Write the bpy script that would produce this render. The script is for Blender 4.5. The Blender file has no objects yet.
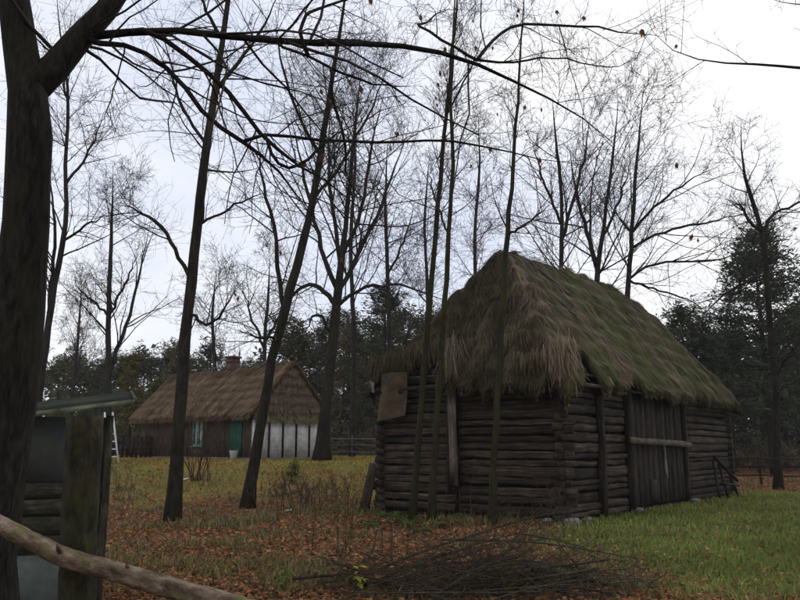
import bpy, math, random
import numpy as np
from mathutils import Vector, Matrix

sc = bpy.context.scene
COL = sc.collection
R = math.radians
# ------------------------------------------------------------------ camera
F = 780.0
PITCH = math.atan(148 / F)
EYE = 1.6
cam_d = bpy.data.cameras.new('camera'); cam = bpy.data.objects.new('camera', cam_d); COL.objects.link(cam)
cam.location = (0, 0, EYE); cam.rotation_euler = (math.pi / 2 + PITCH, 0, 0)
cam_d.sensor_width = 36; cam_d.lens = F / 800 * 36; cam_d.clip_start = .05; cam_d.clip_end = 3000
sc.camera = cam
# ------------------------------------------------------------------ sky: pale overcast with thin blue-grey breaks
SUN_EL, SUN_AZ = R(42), R(28)          # sun veiled by cloud, ahead of the camera and to the right
w = bpy.data.worlds.new('World'); sc.world = w; w.use_nodes = True
nt = w.node_tree; nt.nodes.clear()
def N(nt, t, **kw):
    n = nt.nodes.new(t)
    for k, v in kw.items():
        if k in n.inputs.keys(): n.inputs[k].default_value = v
        else: setattr(n, k, v)
    return n
def L(nt, a, b): nt.links.new(a, b)
sky = N(nt, 'ShaderNodeTexSky'); sky.sky_type = 'NISHITA'; sky.sun_disc = False
sky.sun_elevation = SUN_EL; sky.sun_rotation = SUN_AZ
tc = N(nt, 'ShaderNodeTexCoord'); mp = N(nt, 'ShaderNodeMapping'); mp.inputs['Location'].default_value = (3.1, .4, 1.2); mp.inputs['Scale'].default_value = (1, 1, 2.2)
cn = N(nt, 'ShaderNodeTexNoise', Scale=1.5, Detail=6.0, Roughness=.55)
rp = N(nt, 'ShaderNodeValToRGB'); rp.color_ramp.elements[0].position = .36; rp.color_ramp.elements[1].position = .60
rp.color_ramp.elements[0].color = (6.6, 7.05, 8.3, 1); rp.color_ramp.elements[1].color = (9.6, 9.5, 9.5, 1)
mx = N(nt, 'ShaderNodeMixRGB'); mx.inputs[0].default_value = .9
bg = N(nt, 'ShaderNodeBackground', Strength=.104); wo = N(nt, 'ShaderNodeOutputWorld')
L(nt, tc.outputs['Generated'], mp.inputs[0]); L(nt, mp.outputs[0], cn.inputs['Vector']); L(nt, cn.outputs['Fac'], rp.inputs[0])
L(nt, sky.outputs[0], mx.inputs[1]); L(nt, rp.outputs[0], mx.inputs[2]); L(nt, mx.outputs[0], bg.inputs[0]); L(nt, bg.outputs[0], wo.inputs[0])
# ------------------------------------------------------------------ sun behind cloud
sl = bpy.data.lights.new('sun', 'SUN'); so = bpy.data.objects.new('sun', sl); COL.objects.link(so)
sl.energy = .6; sl.angle = R(25); sl.color = (1, .96, .9)
sd = Vector((math.sin(SUN_AZ) * math.cos(SUN_EL), math.cos(SUN_AZ) * math.cos(SUN_EL), math.sin(SUN_EL)))
so.rotation_euler = sd.to_track_quat('Z', 'Y').to_euler()
# ------------------------------------------------------------------ exposure
vs = sc.view_settings; vs.view_transform = 'Standard'; vs.look = 'None'; vs.gamma = 1; vs.exposure = .22; vs.use_curve_mapping = False

# ================================================================== helpers
random.seed(7)
RNG = np.random.default_rng(11)
def nrm(a): return a / np.maximum(np.linalg.norm(a, axis=-1, keepdims=True), 1e-9)
def sstep(a, b, x):
    t = np.clip((x - a) / (b - a), 0, 1); return t * t * (3 - 2 * t)
def vnoise(x, y, seed=0):
    xi = np.floor(x).astype(np.int64); yi = np.floor(y).astype(np.int64); xf = x - xi; yf = y - yi
    def h(a, b):
        n = (a * 374761393 + b * 668265263 + seed * 1442695041) & 0xffffffff
        n = ((n ^ (n >> 13)) * 1274126177) & 0xffffffff
        return ((n ^ (n >> 16)) & 0xffff) / 65535.0
    u = xf * xf * (3 - 2 * xf); v = yf * yf * (3 - 2 * yf)
    return (h(xi, yi) * (1 - u) + h(xi + 1, yi) * u) * (1 - v) + (h(xi, yi + 1) * (1 - u) + h(xi + 1, yi + 1) * u) * v
def fbm(x, y, seed=0, o=3):
    s = 0; a = .5
    for i in range(o): s = s + a * vnoise(x * 2 ** i, y * 2 ** i, seed + i * 17); a *= .5
    return s / (1 - .5 ** o)
SP, CP = math.sin(PITCH), math.cos(PITCH)
def at(x, y, Y):
    """a point seen at picture position (x,y) that stands Y metres ahead"""
    u = (x - 400) / F; v = (300 - y) / F
    k = Y / (CP - v * SP)
    return np.array([u * k, Y, EYE + (SP + v * CP) * k])
BC = at(565, 518, 17.8)[:2]           # near corner of the barn
BA = R(52.5)
D1 = np.array([math.cos(BA), math.sin(BA)]); D2 = np.array([-math.sin(BA), math.cos(BA)])
BLX, BLY = 13.06, 5.16
def H(x, y):
    """ground height"""
    x = np.asarray(x, float); y = np.asarray(y, float)
    s = (x - (BC[0] + BLY * D2[0])) * D2[0] + (y - (BC[1] + BLY * D2[1])) * D2[1]
    r = 1.06 * sstep(.3, 9, s) * sstep(18, 36, y)
    near = sstep(0, 1.5, np.hypot(x - 7.5, y - 25) - 7)
    return r + .10 * (fbm(x * .35, y * .35, 5) - .5) * near + .25 * sstep(45, 90, y) - .02
def ground_at(x, y):
    """where the sight line through (x,y) meets the ground"""
    lo = 2.0
    for Y in np.arange(3, 140, .05):
        p = at(x, y, Y)
        if p[2] <= float(H(p[0], p[1])): return np.array([p[0], p[1], float(H(p[0], p[1]))])
    return p
def on_ground(x, Y):
    p = at(x, 440, Y); return np.array([p[0], p[1], float(H(p[0], p[1]))])

def mesh_np(name, verts, faces, mat, parent=None, attrs=None, smooth=False):
    """faces: list of int arrays (M,k)"""
    me = bpy.data.meshes.new(name)
    verts = np.ascontiguousarray(verts, np.float32)
    me.vertices.add(len(verts)); me.vertices.foreach_set('co', verts.ravel())
    if not isinstance(faces, list): faces = [faces]
    faces = [np.asarray(f, np.int32) for f in faces if len(f)]
    nl = sum(f.size for f in faces); npoly = sum(len(f) for f in faces)
    me.loops.add(nl); me.polygons.add(npoly)
    me.loops.foreach_set('vertex_index', np.concatenate([f.ravel() for f in faces]))
    tot = np.concatenate([np.full(len(f), f.shape[1], np.int32) for f in faces])
    st = np.concatenate([[0], np.cumsum(tot)[:-1]]).astype(np.int32)
    me.polygons.foreach_set('loop_start', st); me.polygons.foreach_set('loop_total', tot)
    if smooth: me.polygons.foreach_set('use_smooth', np.ones(npoly, bool))
    me.update(calc_edges=True)
    for k, a in (attrs or {}).items():
        a = np.asarray(a, np.float32)
        if a.shape[1] == 4:
            t = me.attributes.new(k, 'FLOAT_COLOR', 'POINT'); t.data.foreach_set('color', a.ravel())
        else:
            t = me.attributes.new(k, 'FLOAT_VECTOR', 'POINT'); t.data.foreach_set('vector', a.ravel())
    me.materials.append(mat)
    o = bpy.data.objects.new(name, me); COL.objects.link(o)
    if parent is not None: o.parent = parent
    return o
def tag(o, label=None, cat=None, group=None, kind=None):
    if label: o['label'] = label
    if cat: o['category'] = cat
    if group: o['group'] = group
    if kind: o['kind'] = kind
    return o
def empty(name, loc, rz=0, label=None, cat=None, group=None):
    o = bpy.data.objects.new(name, None); COL.objects.link(o); o.location = tuple(map(float, loc)); o.rotation_euler = (0, 0, rz)
    o.empty_display_size = .2
    return tag(o, label, cat, group)
def copy_tree(o, parent=None):
    c = o.copy(); COL.objects.link(c)
    if parent is not None: c.parent = parent
    for ch in [k for k in bpy.data.objects if k.parent == o]: copy_tree(ch, c)
    return c
def tubes(pts, rad, sides, cap=True):
    """pts (M,n,3), rad (M,n): M tubes at once"""
    pts = np.asarray(pts, float); rad = np.asarray(rad, float)
    M, n, _ = pts.shape
    t = np.gradient(pts, axis=1) if n > 2 else np.repeat(pts[:, 1:] - pts[:, :1], 2, axis=1)
    t = nrm(t); mean = nrm(t.mean(1))
    ref = np.where(np.abs(mean[:, 2:3]) > .75, np.array([[1., 0, 0]]), np.array([[0, 0, 1.]]))[:, None, :]
    u = nrm(np.cross(t, ref)); v = np.cross(t, u)
    a = np.arange(sides) * 2 * math.pi / sides
    ring = u[:, :, None, :] * np.cos(a)[None, None, :, None] + v[:, :, None, :] * np.sin(a)[None, None, :, None]
    V = pts[:, :, None, :] + ring * rad[:, :, None, None]
    idx = np.arange(M * n * sides).reshape(M, n, sides); j = np.roll(idx, -1, axis=2)
    q = np.stack([idx[:, :-1], j[:, :-1], j[:, 1:], idx[:, 1:]], -1).reshape(-1, 4)
    fs = [q]
    if cap: fs.append(idx[:, 0, ::-1].reshape(-1, sides)); fs.append(idx[:, -1].reshape(-1, sides))
    return V.reshape(-1, 3), fs
def merge(parts):
    V = []; Fs = []; off = 0
    for v, fs in parts:
        V.append(v); Fs += [f + off for f in fs]; off += len(v)
    return np.concatenate(V), Fs
def resample(p, n):
    p = np.asarray(p, float); d = np.concatenate([[0], np.cumsum(np.linalg.norm(np.diff(p[:, :3], axis=0), axis=1))])
    t = np.linspace(0, d[-1], n)
    k = np.stack([np.interp(t, d, p[:, i]) for i in range(p.shape[1])], 1)
    # soften the corners
    for _ in range(2): k[1:-1] = .25 * k[:-2] + .5 * k[1:-1] + .25 * k[2:]
    return k

# ================================================================== materials
def base_mat(name, rough=.9, spec=.2):
    m = bpy.data.materials.new(name); m.use_nodes = True; nt = m.node_tree
    b = nt.nodes['Principled BSDF']; b.inputs['Roughness'].default_value = rough
    b.inputs['Specular IOR Level'].default_value = spec
    return m, nt, b
def ramp(nt, fac, stops):
    r = N(nt, 'ShaderNodeValToRGB'); e = r.color_ramp.elements
    while len(e) < len(stops): e.new(.5)
    for i, (p, c) in enumerate(stops): e[i].position = p; e[i].color = (*c, 1)
    L(nt, fac, r.inputs[0]); return r.outputs[0]
def mixc(nt, fac, a, b, mode='MIX'):
    m = N(nt, 'ShaderNodeMixRGB'); m.blend_type = mode
    for i, s in enumerate((fac, a, b)):
        if hasattr(s, 'links'): L(nt, s, m.inputs[i])
        else: m.inputs[i].default_value = s if i == 0 else (*s, 1)
    return m.outputs[0]
def coords(nt, kind='Object', scale=(1, 1, 1)):
    m = N(nt, 'ShaderNodeMapping'); m.inputs['Scale'].default_value = scale
    if kind == 'gc':
        a = N(nt, 'ShaderNodeAttribute'); a.attribute_name = 'gc'; L(nt, a.outputs['Vector'], m.inputs[0])
    else:
        t = N(nt, 'ShaderNodeTexCoord'); L(nt, t.outputs[kind], m.inputs[0])
    return m.outputs[0]
def noise(nt, vec, scale, detail=4, rough=.6):
    n = N(nt, 'ShaderNodeTexNoise', Scale=scale, Detail=float(detail), Roughness=rough); L(nt, vec, n.inputs['Vector']); return n.outputs['Fac']
def bump(nt, b, h, strength=.5, dist=.02):
    n = N(nt, 'ShaderNodeBump', Strength=strength, Distance=dist); L(nt, h, n.inputs['Height']); L(nt, n.outputs[0], b.inputs['Normal'])
def rnd(nt, lo, hi):
    i = N(nt, 'ShaderNodeObjectInfo'); m = N(nt, 'ShaderNodeMapRange'); m.inputs[3].default_value = lo; m.inputs[4].default_value = hi
    L(nt, i.outputs['Random'], m.inputs[0]); return m.outputs[0]
def scale_c(nt, col, fac):
    h = N(nt, 'ShaderNodeHueSaturation'); L(nt, col, h.inputs['Color'])
    if hasattr(fac, 'links'): L(nt, fac, h.inputs['Value'])
    return h.outputs[0]
def wood(name, dark, mid, light, grain=1.0, moss=None, mossamt=.5, vary=(.7, 1.3), rough=.88, bstr=.6, al=1.2):
    m, nt, b = base_mat(name, rough)
    g1 = noise(nt, coords(nt, 'gc', (al, 14 * grain, 14 * grain)), 1.0, 6, .7)
    g2 = noise(nt, coords(nt, 'gc', (1.5 + al * .8, 2.5 + al, 2.5 + al)), 1.0, 4)
    c = ramp(nt, g1, [(.3, dark), (.5, mid), (.72, light)])
    c2 = ramp(nt, g2, [(.3, (.45,) * 3), (.7, (1.25,) * 3)])
    c = mixc(nt, 1.0, c, c2, 'MULTIPLY')
    if moss:
        gm = noise(nt, coords(nt, 'gc', (.5 + al * .6, 5 + al, 5 + al)), 1.3, 5, .75)
        f = ramp(nt, gm, [(mossamt - .06, (0,) * 3), (mossamt + .1, (1,) * 3)])
        c = mixc(nt, f, c, moss)
    c = scale_c(nt, c, rnd(nt, *vary))
    L(nt, c, b.inputs['Base Color']); bump(nt, b, g1, bstr, .02)
    return m
def bark(name, dark, light, moss=None, mossamt=.55, sc_=1.0):
    m, nt, b = base_mat(name, .95, .1)
    v = coords(nt, 'Object', (14 * sc_, 14 * sc_, 3 * sc_))
    n1 = noise(nt, v, 1.0, 6, .7); n2 = noise(nt, coords(nt, 'Object'), .9 * sc_, 4)
    c = ramp(nt, n1, [(.32, dark), (.7, light)])
    c = mixc(nt, 1.0, c, ramp(nt, n2, [(.3, (.6,) * 3), (.7, (1.3,) * 3)]), 'MULTIPLY')
    if moss:
        n3 = noise(nt, coords(nt, 'Object', (2, 2, .8)), 1.3, 5, .7)
        c = mixc(nt, ramp(nt, n3, [(mossamt - .1, (0,) * 3), (mossamt + .14, (1,) * 3)]), c, moss)
    L(nt, c, b.inputs['Base Color']); bump(nt, b, n1, .9, .03)
    return m
def tinted(name, rough=.9, var=.0, spec=.15, transl=0.):
    m, nt, b = base_mat(name, rough, spec)
    a = N(nt, 'ShaderNodeAttribute'); a.attribute_name = 'tint'
    L(nt, a.outputs['Color'], b.inputs['Base Color'])
    if transl:
        t = N(nt, 'ShaderNodeBsdfTranslucent'); L(nt, a.outputs['Color'], t.inputs[0])
        x = N(nt, 'ShaderNodeMixShader'); x.inputs[0].default_value = transl
        out = nt.nodes['Material Output']; L(nt, b.outputs[0], x.inputs[1]); L(nt, t.outputs[0], x.inputs[2]); L(nt, x.outputs[0], out.inputs[0])
    return m
def plain(name, c, var=.35, scale=6., rough=.8, spec=.2, dirt=None, bstr=.2, kind='Object'):
    m, nt, b = base_mat(name, rough, spec)
    n1 = noise(nt, coords(nt, kind), scale, 5, .65)
    a = tuple(k * (1 - var) for k in c); d = tuple(min(.9, k * (1 + var)) for k in c)
    col = ramp(nt, n1, [(.3, a), (.7, d)])
    if dirt:
        n2 = noise(nt, coords(nt, kind), scale * .35, 5, .7)
        col = mixc(nt, ramp(nt, n2, [(.48, (0,) * 3), (.66, (1,) * 3)]), col, dirt)
    L(nt, col, b.inputs['Base Color']); bump(nt, b, n1, bstr, .02)
    return m
M = {}
M['log'] = wood('old_logs', (.011, .0078, .0052), (.040, .029, .020), (.125, .096, .072), 2.2, vary=(.5, 1.45), bstr=1.)
M['oldplank'] = wood('old_plank', (.009, .0066, .0048), (.026, .019, .014), (.068, .052, .040), 2., vary=(.55, 1.4), bstr=1.)
M['bar'] = wood('pale_bar', (.04, .030, .022), (.11, .085, .062), (.20, .16, .125), 1)
M['palewood'] = wood('grey_pale_wood', (.05, .045, .04), (.13, .12, .11), (.25, .235, .22), 1)
M['inner'] = plain('inner_shade_dark', (.014, .012, .010), .5)  # near-black: shade inside the barn put into the colour
M['post'] = wood('mossy_post', (.006, .005, .003), (.026, .022, .013), (.075, .06, .034), 2., (.030, .036, .010), .54, vary=(.95, 1.05), bstr=1., al=9)
M['rail'] = wood('bark_rail', (.035, .022, .014), (.14, .096, .066), (.33, .25, .185), 2., (.11, .125, .03), .585, vary=(.95, 1.05), bstr=1., al=13)
M['bark_dark'] = bark('dark_bark', (.004, .0035, .003), (.040, .034, .028), (.026, .028, .014), .6, 2.2)
M['bark_mid'] = bark('brown_bark', (.010, .0085, .007), (.045, .037, .029), (.032, .034, .013), .6)
M['bark_green'] = bark('green_algae_bark', (.012, .011, .007), (.042, .036, .022), (.036, .039, .014), .5)
M['bark_far'] = bark('far_bark', (.013, .011, .010), (.05, .043, .037))
M['twig'] = plain('twigs', (.022, .017, .014), .4, 3)
M['twig_red'] = plain('reddish_twigs', (.055, .036, .03), .4, 3)
M['brush'] = bark('dead_branch_bark', (.016, .012, .009), (.105, .084, .066), (.08, .078, .032), .6, 2)
M['leafy'] = tinted('leaves', .85, transl=.25)
M['straw'] = tinted('straw', .9)
M['grass'] = tinted('grass', .85, transl=.25)
M['needle'] = tinted('needles', .9, transl=.1)
M['stone'] = plain('field_stone', (.19, .18, .165), .4, 9, dirt=(.07, .075, .05), bstr=.5)

# ================================================================== ground
def zones(x, y):
    """0..1 weights: green grass by the barn door, yellow-green lawn by the cottage, rest leaf litter"""
    n = fbm(x * .45, y * .45, 40, 4) - .5; n2 = fbm(x * 1.3, y * 1.3, 41, 3) - .5
    bx = (x - BC[0]) * D1[0] + (y - BC[1]) * D1[1]; by = (x - BC[0]) * D2[0] + (y - BC[1]) * D2[1]
    green = sstep(1.9, 3.7, x + 2.4 * n + 1.2 * n2 - .02 * (y - 12)) * (1 - sstep(-.15, .1, by)) * (1 - sstep(13.8, 16.5, bx + 4 * n)) * sstep(7.4, 9.6, y + 3.5 * n)
    far = sstep(21.5, 25.5, y + 7 * n + 4 * n2 + .1 * x) * (1 - sstep(1.5, 4.5, x - .2 * (y - 25)))
    return np.clip(green, 0, 1), np.clip(far, 0, 1), n, n2
def ground_col(x, y):
    g, f, n, n2 = zones(x, y)
    litter = np.array([.105, .062, .036]) * (1 + 1.0 * n2[..., None] * 1.4)
    patch = sstep(.02, .22, n + .5 * n2)[..., None] * (1 - sstep(30, 40, y))[..., None]
    litter = litter * (1 - .6 * patch) + np.array([.062, .066, .022]) * .6 * patch
    gc = np.array([.078, .10, .024]); fc = np.array([.135, .12, .036]) * (1 + .7 * n[..., None])
    og = sstep(.0, .25, n2 + .3 * n)[..., None]
    fc = fc * (1 - .5 * og) + np.array([.17, .092, .034]) * .5 * og
    c = litter * (1 - f[..., None]) + fc * f[..., None]
    c = c * (1 - g[..., None]) + gc * g[..., None]
    farleaf = (sstep(28, 33, y) * sstep(8, 12, x))[..., None] * (1 - g[..., None])
    c = c * (1 - farleaf) + np.array([.19, .088, .046]) * farleaf
    return np.clip(c, .004, 1)
def graded(lo, a, b, hi, fine, k=1.25):
    xs = list(np.arange(a, b + 1e-6, fine)); d = fine; v = b
    while v < hi: d *= k; v += d; xs.append(v)
    d = fine; v = a
    while v > lo: d *= k; v -= d; xs.insert(0, v)
    return np.array(xs)
gx = graded(-900, -16, 20, 900, .24); gy = graded(-400, 6, 48, 1600, .24)
GX, GY = np.meshgrid(gx, gy)
GZ = H(GX, GY) + .03 * (fbm(GX * 2.2, GY * 2.2, 77, 3) - .5)
gv = np.stack([GX, GY, GZ], -1).reshape(-1, 3)
gi = np.arange(GX.size).reshape(GX.shape)
gq = np.stack([gi[:-1, :-1], gi[:-1, 1:], gi[1:, 1:], gi[1:, :-1]], -1).reshape(-1, 4)
gcol = np.concatenate([ground_col(GX, GY).reshape(-1, 3), np.ones((GX.size, 1))], 1)
m, nt_, b_ = base_mat('forest_floor', .95, .1)
a_ = N(nt_, 'ShaderNodeAttribute'); a_.attribute_name = 'tint'
n1_ = noise(nt_, coords(nt_), 9., 6, .7); n2_ = noise(nt_, coords(nt_), 45., 3, .7)
c_ = mixc(nt_, 1., a_.outputs['Color'], ramp(nt_, n1_, [(.3, (.35, .34, .33)), (.7, (1.6, 1.55, 1.5))]), 'MULTIPLY')
c_ = mixc(nt_, 1., c_, ramp(nt_, n2_, [(.3, (.6,) * 3), (.7, (1.35,) * 3)]), 'MULTIPLY')
L(nt_, c_, b_.inputs['Base Color']); bump(nt_, b_, n1_, .8, .05)
tag(mesh_np('ground', gv, gq, m, attrs={'tint': gcol}, smooth=True), 'forest clearing floor of leaf litter, moss and rough grass', 'ground', kind='structure')

def in_barn(x, y, pad=0.):
    bx = (x - BC[0]) * D1[0] + (y - BC[1]) * D1[1]; by = (x - BC[0]) * D2[0] + (y - BC[1]) * D2[1]
    return (bx > -pad) & (bx < BLX + pad) & (by > -pad) & (by < BLY + pad)
CC = np.array([at(253, 459, 36)[0], 36.0])      # near corner of the cottage
CDIR = math.atan2(7.0, -7.4)
CL, CW = 10.2, 4.1
CE1 = np.array([math.cos(CDIR), math.sin(CDIR)]); CE2 = np.array([math.sin(CDIR), -math.cos(CDIR)])
def in_cottage(x, y, pad=0.):
    a = (x - CC[0]) * CE1[0] + (y - CC[1]) * CE1[1]; c = (x - CC[0]) * CE2[0] + (y - CC[1]) * CE2[1]
    return (a > -pad) & (a < CL + pad) & (c > -pad) & (c < CW + pad)

# ------------------------------------------------------------------ wooden pieces
def log(parent, a, b, rh, rv, mat, name='log', rings=7, sides=10, jit=.10, rough=.012, seed=None, taper=0.):
    a = np.array(a, float); b = np.array(b, float); r = np.random.default_rng(seed if seed is not None else RNG.integers(1 << 30))
    t = np.linspace(0, 1, rings); d = nrm(b - a); Ln = np.linalg.norm(b - a)
    up = np.array([0, 0, 1.]) if abs(d[2]) < .8 else np.array([1., 0, 0])
    s = nrm(np.cross(d, up)); up = np.cross(s, d)
    ang = np.arange(sides) * 2 * math.pi / sides + .2
    ca, sa = np.cos(ang), np.sin(ang)
    k = (np.abs(ca) ** 8 + np.abs(sa) ** 8) ** (-1 / 8)          # squarish round
    V = []; G = []; sd_ = r.uniform(0, 100)
    for i, ti in enumerate(t):
        f = (1 + r.uniform(-jit, jit)) * (1 - taper * ti)
        off = s * r.uniform(-rough, rough) + up * r.uniform(-rough, rough)
        for j in range(sides):
            q = f * k[j] * (1 + r.uniform(-.06, .06))
            V.append(a + (b - a) * ti + off + s * ca[j] * rh * q + up * sa[j] * rv * q)
            G.append((ti * Ln + sd_, ca[j] * rh + sd_, sa[j] * rv))
    idx = np.arange(rings * sides).reshape(rings, sides); j = np.roll(idx, -1, 1)
    q = np.stack([idx[:-1], j[:-1], j[1:], idx[1:]], -1).reshape(-1, 4)
    o = mesh_np(name, V, [q, idx[:1, ::-1], idx[-1:]], mat, parent, {'gc': np.array(G)}, smooth=False)
    return o
def plank(parent, a, b, wdir, wd, th, mat, name='plank', jit=.01, segs=3, seed=None):
    """board from a to b, width wd along wdir, thickness th"""
    a = np.array(a, float); b = np.array(b, float); r = np.random.default_rng(seed if seed is not None else RNG.integers(1 << 30))
    wv = nrm(np.array(wdir, float)); nv = np.cross(nrm(b - a), wv); Ln = np.linalg.norm(b - a); sd_ = r.uniform(0, 100)
    V = []; G = []
    for i in range(segs + 1):
        t = i / segs; c = a + (b - a) * t
        for sx, sy in ((-1, -1), (1, -1), (1, 1), (-1, 1)):
            V.append(c + wv * (sx * wd / 2 + r.uniform(-jit, jit)) + nv * (sy * th / 2 + r.uniform(-jit, jit) * .4) + (b - a) / Ln * (r.uniform(-jit, jit) if i in (0, segs) else 0))
            G.append((t * Ln + sd_, sx * wd / 2 + sd_, sy * th))
    idx = np.arange((segs + 1) * 4).reshape(-1, 4); j = np.roll(idx, -1, 1)
    q = np.stack([idx[:-1], j[:-1], j[1:], idx[1:]], -1).reshape(-1, 4)
    return mesh_np(name, V, [q, idx[:1, ::-1], idx[-1:]], mat, parent, {'gc': np.array(G)})
def box(parent, x0, x1, y0, y1, z0, z1, mat, name, jit=0.):
    V = np.array([(x, y, z) for z in (z0, z1) for x, y in ((x0, y0), (x1, y0), (x1, y1), (x0, y1))], float)
    if jit: V += RNG.uniform(-jit, jit, V.shape)
    f = np.array([(3, 2, 1, 0), (4, 5, 6, 7), (0, 1, 5, 4), (1, 2, 6, 5), (2, 3, 7, 6), (3, 0, 4, 7)])
    return mesh_np(name, V, f, mat, parent, {'gc': V * 1.0})
def pole(parent, pts, r0, r1, mat, name, sides=8, n=10, wob=.1):
    p = resample(pts, n); rad = np.linspace(r0, r1, n) * (1 + RNG.uniform(-wob, wob, n))
    V, fs = tubes(p[None], rad[None], sides)
    s = np.repeat(np.linspace(0, 1, n) * np.linalg.norm(np.array(pts[-1]) - np.array(pts[0])), sides)
    ang = np.tile(np.arange(sides) * 2 * math.pi / sides, n)
    return mesh_np(name, V, fs, mat, parent, {'gc': np.stack([s, np.cos(ang) * r0, np.sin(ang) * r0], 1)}, smooth=True)
def stone(loc, r, label, group=None, sq=.6):
    import bmesh
    bm = bmesh.new(); bmesh.ops.create_icosphere(bm, subdivisions=2, radius=r)
    ph = RNG.uniform(0, 6, 3)
    for v in bm.verts:
        n = v.co.normalized(); k = 1 + .16 * math.sin(3 * n.x + ph[0]) + .13 * math.sin(4 * n.y + ph[1]) + .1 * math.sin(5 * n.z + ph[2])
        v.co = Vector((v.co.x * k * 1.2, v.co.y * k, v.co.z * k * sq))
    me = bpy.data.meshes.new('stone'); bm.to_mesh(me); bm.free(); me.materials.append(M['stone'])
    o = bpy.data.objects.new('field_stone', me); COL.objects.link(o); o.location = tuple(map(float, loc)); o.rotation_euler = (0, 0, RNG.uniform(0, 6))
    return tag(o, label, 'stone', group)

# ------------------------------------------------------------------ thatch
def strands(P, D, Nn, Ln, W, col, lift0, lift1):
    """flat straws: root P, direction D, surface normal Nn"""
    S = nrm(np.cross(D, Nn))
    a = P + Nn * lift0[:, None]; b = P + D * (Ln * .55)[:, None] + Nn * (lift0 + (lift1 - lift0) * .35)[:, None]; c = P + D * Ln[:, None] + Nn * lift1[:, None]
    w_ = (W / 2)[:, None]
    V = np.stack([a - S * w_, a + S * w_, b + S * w_, b - S * w_, c + S * w_ * .25, c - S * w_ * .25], 1).reshape(-1, 3)
    k = np.arange(len(P))[:, None] * 6
    q = np.concatenate([k + np.array([[0, 1, 2, 3]]), k + np.array([[3, 2, 4, 5]])])
    return V, q, np.concatenate([np.repeat(col, 6, 0), np.ones((len(V), 1))], 1)
def thatch(parent, x0, x1, y0, y1, zf, keep, thick, res, colf, nstraw, slen, swid, fringe, name='thatch', lift=.05):
    nx = int((x1 - x0) / res); ny = int((y1 - y0) / res)
    X, Y = np.meshgrid(np.linspace(x0, x1, nx + 1), np.linspace(y0, y1, ny + 1))
    Z = zf(X, Y); n = X.size
    idx = np.arange(n).reshape(X.shape)
    kc = keep((X[:-1, :-1] + X[1:, 1:]) / 2, (Y[:-1, :-1] + Y[1:, 1:]) / 2)
    q = np.stack([idx[:-1, :-1], idx[:-1, 1:], idx[1:, 1:], idx[1:, :-1]], -1)
    top = q[kc]; bot = top[:, ::-1] + n
    pad = np.pad(kc, 1)
    sides = []
    for dy, dx, e in ((-1, 0, (1, 0)), (1, 0, (3, 2)), (0, -1, (0, 3)), (0, 1, (2, 1))):
        nb = pad[1 + dy:pad.shape[0] - 1 + dy, 1 + dx:pad.shape[1] - 1 + dx]
        ed = q[kc & ~nb]
        sides.append(np.stack([ed[:, e[0]], ed[:, e[1]], ed[:, e[1]] + n, ed[:, e[0]] + n], -1))
    V = np.concatenate([np.stack([X, Y, Z], -1).reshape(-1, 3), np.stack([X, Y, Z - thick], -1).reshape(-1, 3)])
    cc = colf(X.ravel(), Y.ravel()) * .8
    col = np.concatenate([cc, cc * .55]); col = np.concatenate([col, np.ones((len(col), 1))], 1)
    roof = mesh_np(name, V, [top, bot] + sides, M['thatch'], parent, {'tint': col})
    # straws lying down the slope
    r = np.random.default_rng(5)
    x = r.uniform(x0 + .02, x1 - .02, nstraw); y = r.uniform(y0 + .02, y1 - .02, nstraw)
    ok = keep(x, y); x = x[ok]; y = y[ok]
    xe, ye, fr = fringe(r)
    x = np.concatenate([x, xe]); y = np.concatenate([y, ye]); isf = np.concatenate([np.zeros(len(x) - len(xe), bool), np.ones(len(xe), bool)])
    e = .12
    z = zf(x, y); gxx = (zf(x + e, y) - zf(x - e, y)) / (2 * e); gyy = (zf(x, y + e) - zf(x, y - e)) / (2 * e)
    Nn = nrm(np.stack([-gxx, -gyy, np.ones_like(gxx)], 1)); D = nrm(np.stack([-gxx, -gyy, -(gxx ** 2 + gyy ** 2)], 1))
    S = np.cross(D, Nn); D = nrm(D + S * r.normal(0, .11, len(x))[:, None])
    D[isf] = nrm(D[isf] + np.array([0, 0, -.55]))
    Ln = slen * r.uniform(.6, 1.5, len(x)); Ln[isf] = fr * r.uniform(.6, 1.5, isf.sum())
    W = swid * r.uniform(.6, 1.4, len(x))
    c = colf(x, y) * r.uniform(.6, 1.4, len(x))[:, None]
    l0 = r.uniform(-.015, .015, len(x)); l1 = r.uniform(.0, lift, len(x)) ; l1[isf] = r.uniform(-.05, .03, isf.sum())
    P = np.stack([x, y, z], 1); P[isf, 2] -= r.uniform(0, thick, isf.sum())
    v, qd, tc_ = strands(P, D, Nn, Ln, W, c, l0, l1)
    tag(mesh_np('straw', v, qd, M['straw'], roof, {'tint': tc_}), kind='stuff')
    return roof
mt, nt_, b_ = base_mat('thatch_body', .95, .1)
a_ = N(nt_, 'ShaderNodeAttribute'); a_.attribute_name = 'tint'
n1_ = noise(nt_, coords(nt_), 14., 6, .75)
L(nt_, mixc(nt_, 1., a_.outputs['Color'], ramp(nt_, n1_, [(.3, (.35,) * 3), (.7, (1.4,) * 3)]), 'MULTIPLY'), b_.inputs['Base Color']); bump(nt_, b_, n1_, 1., .05)
M['thatch'] = mt

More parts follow.
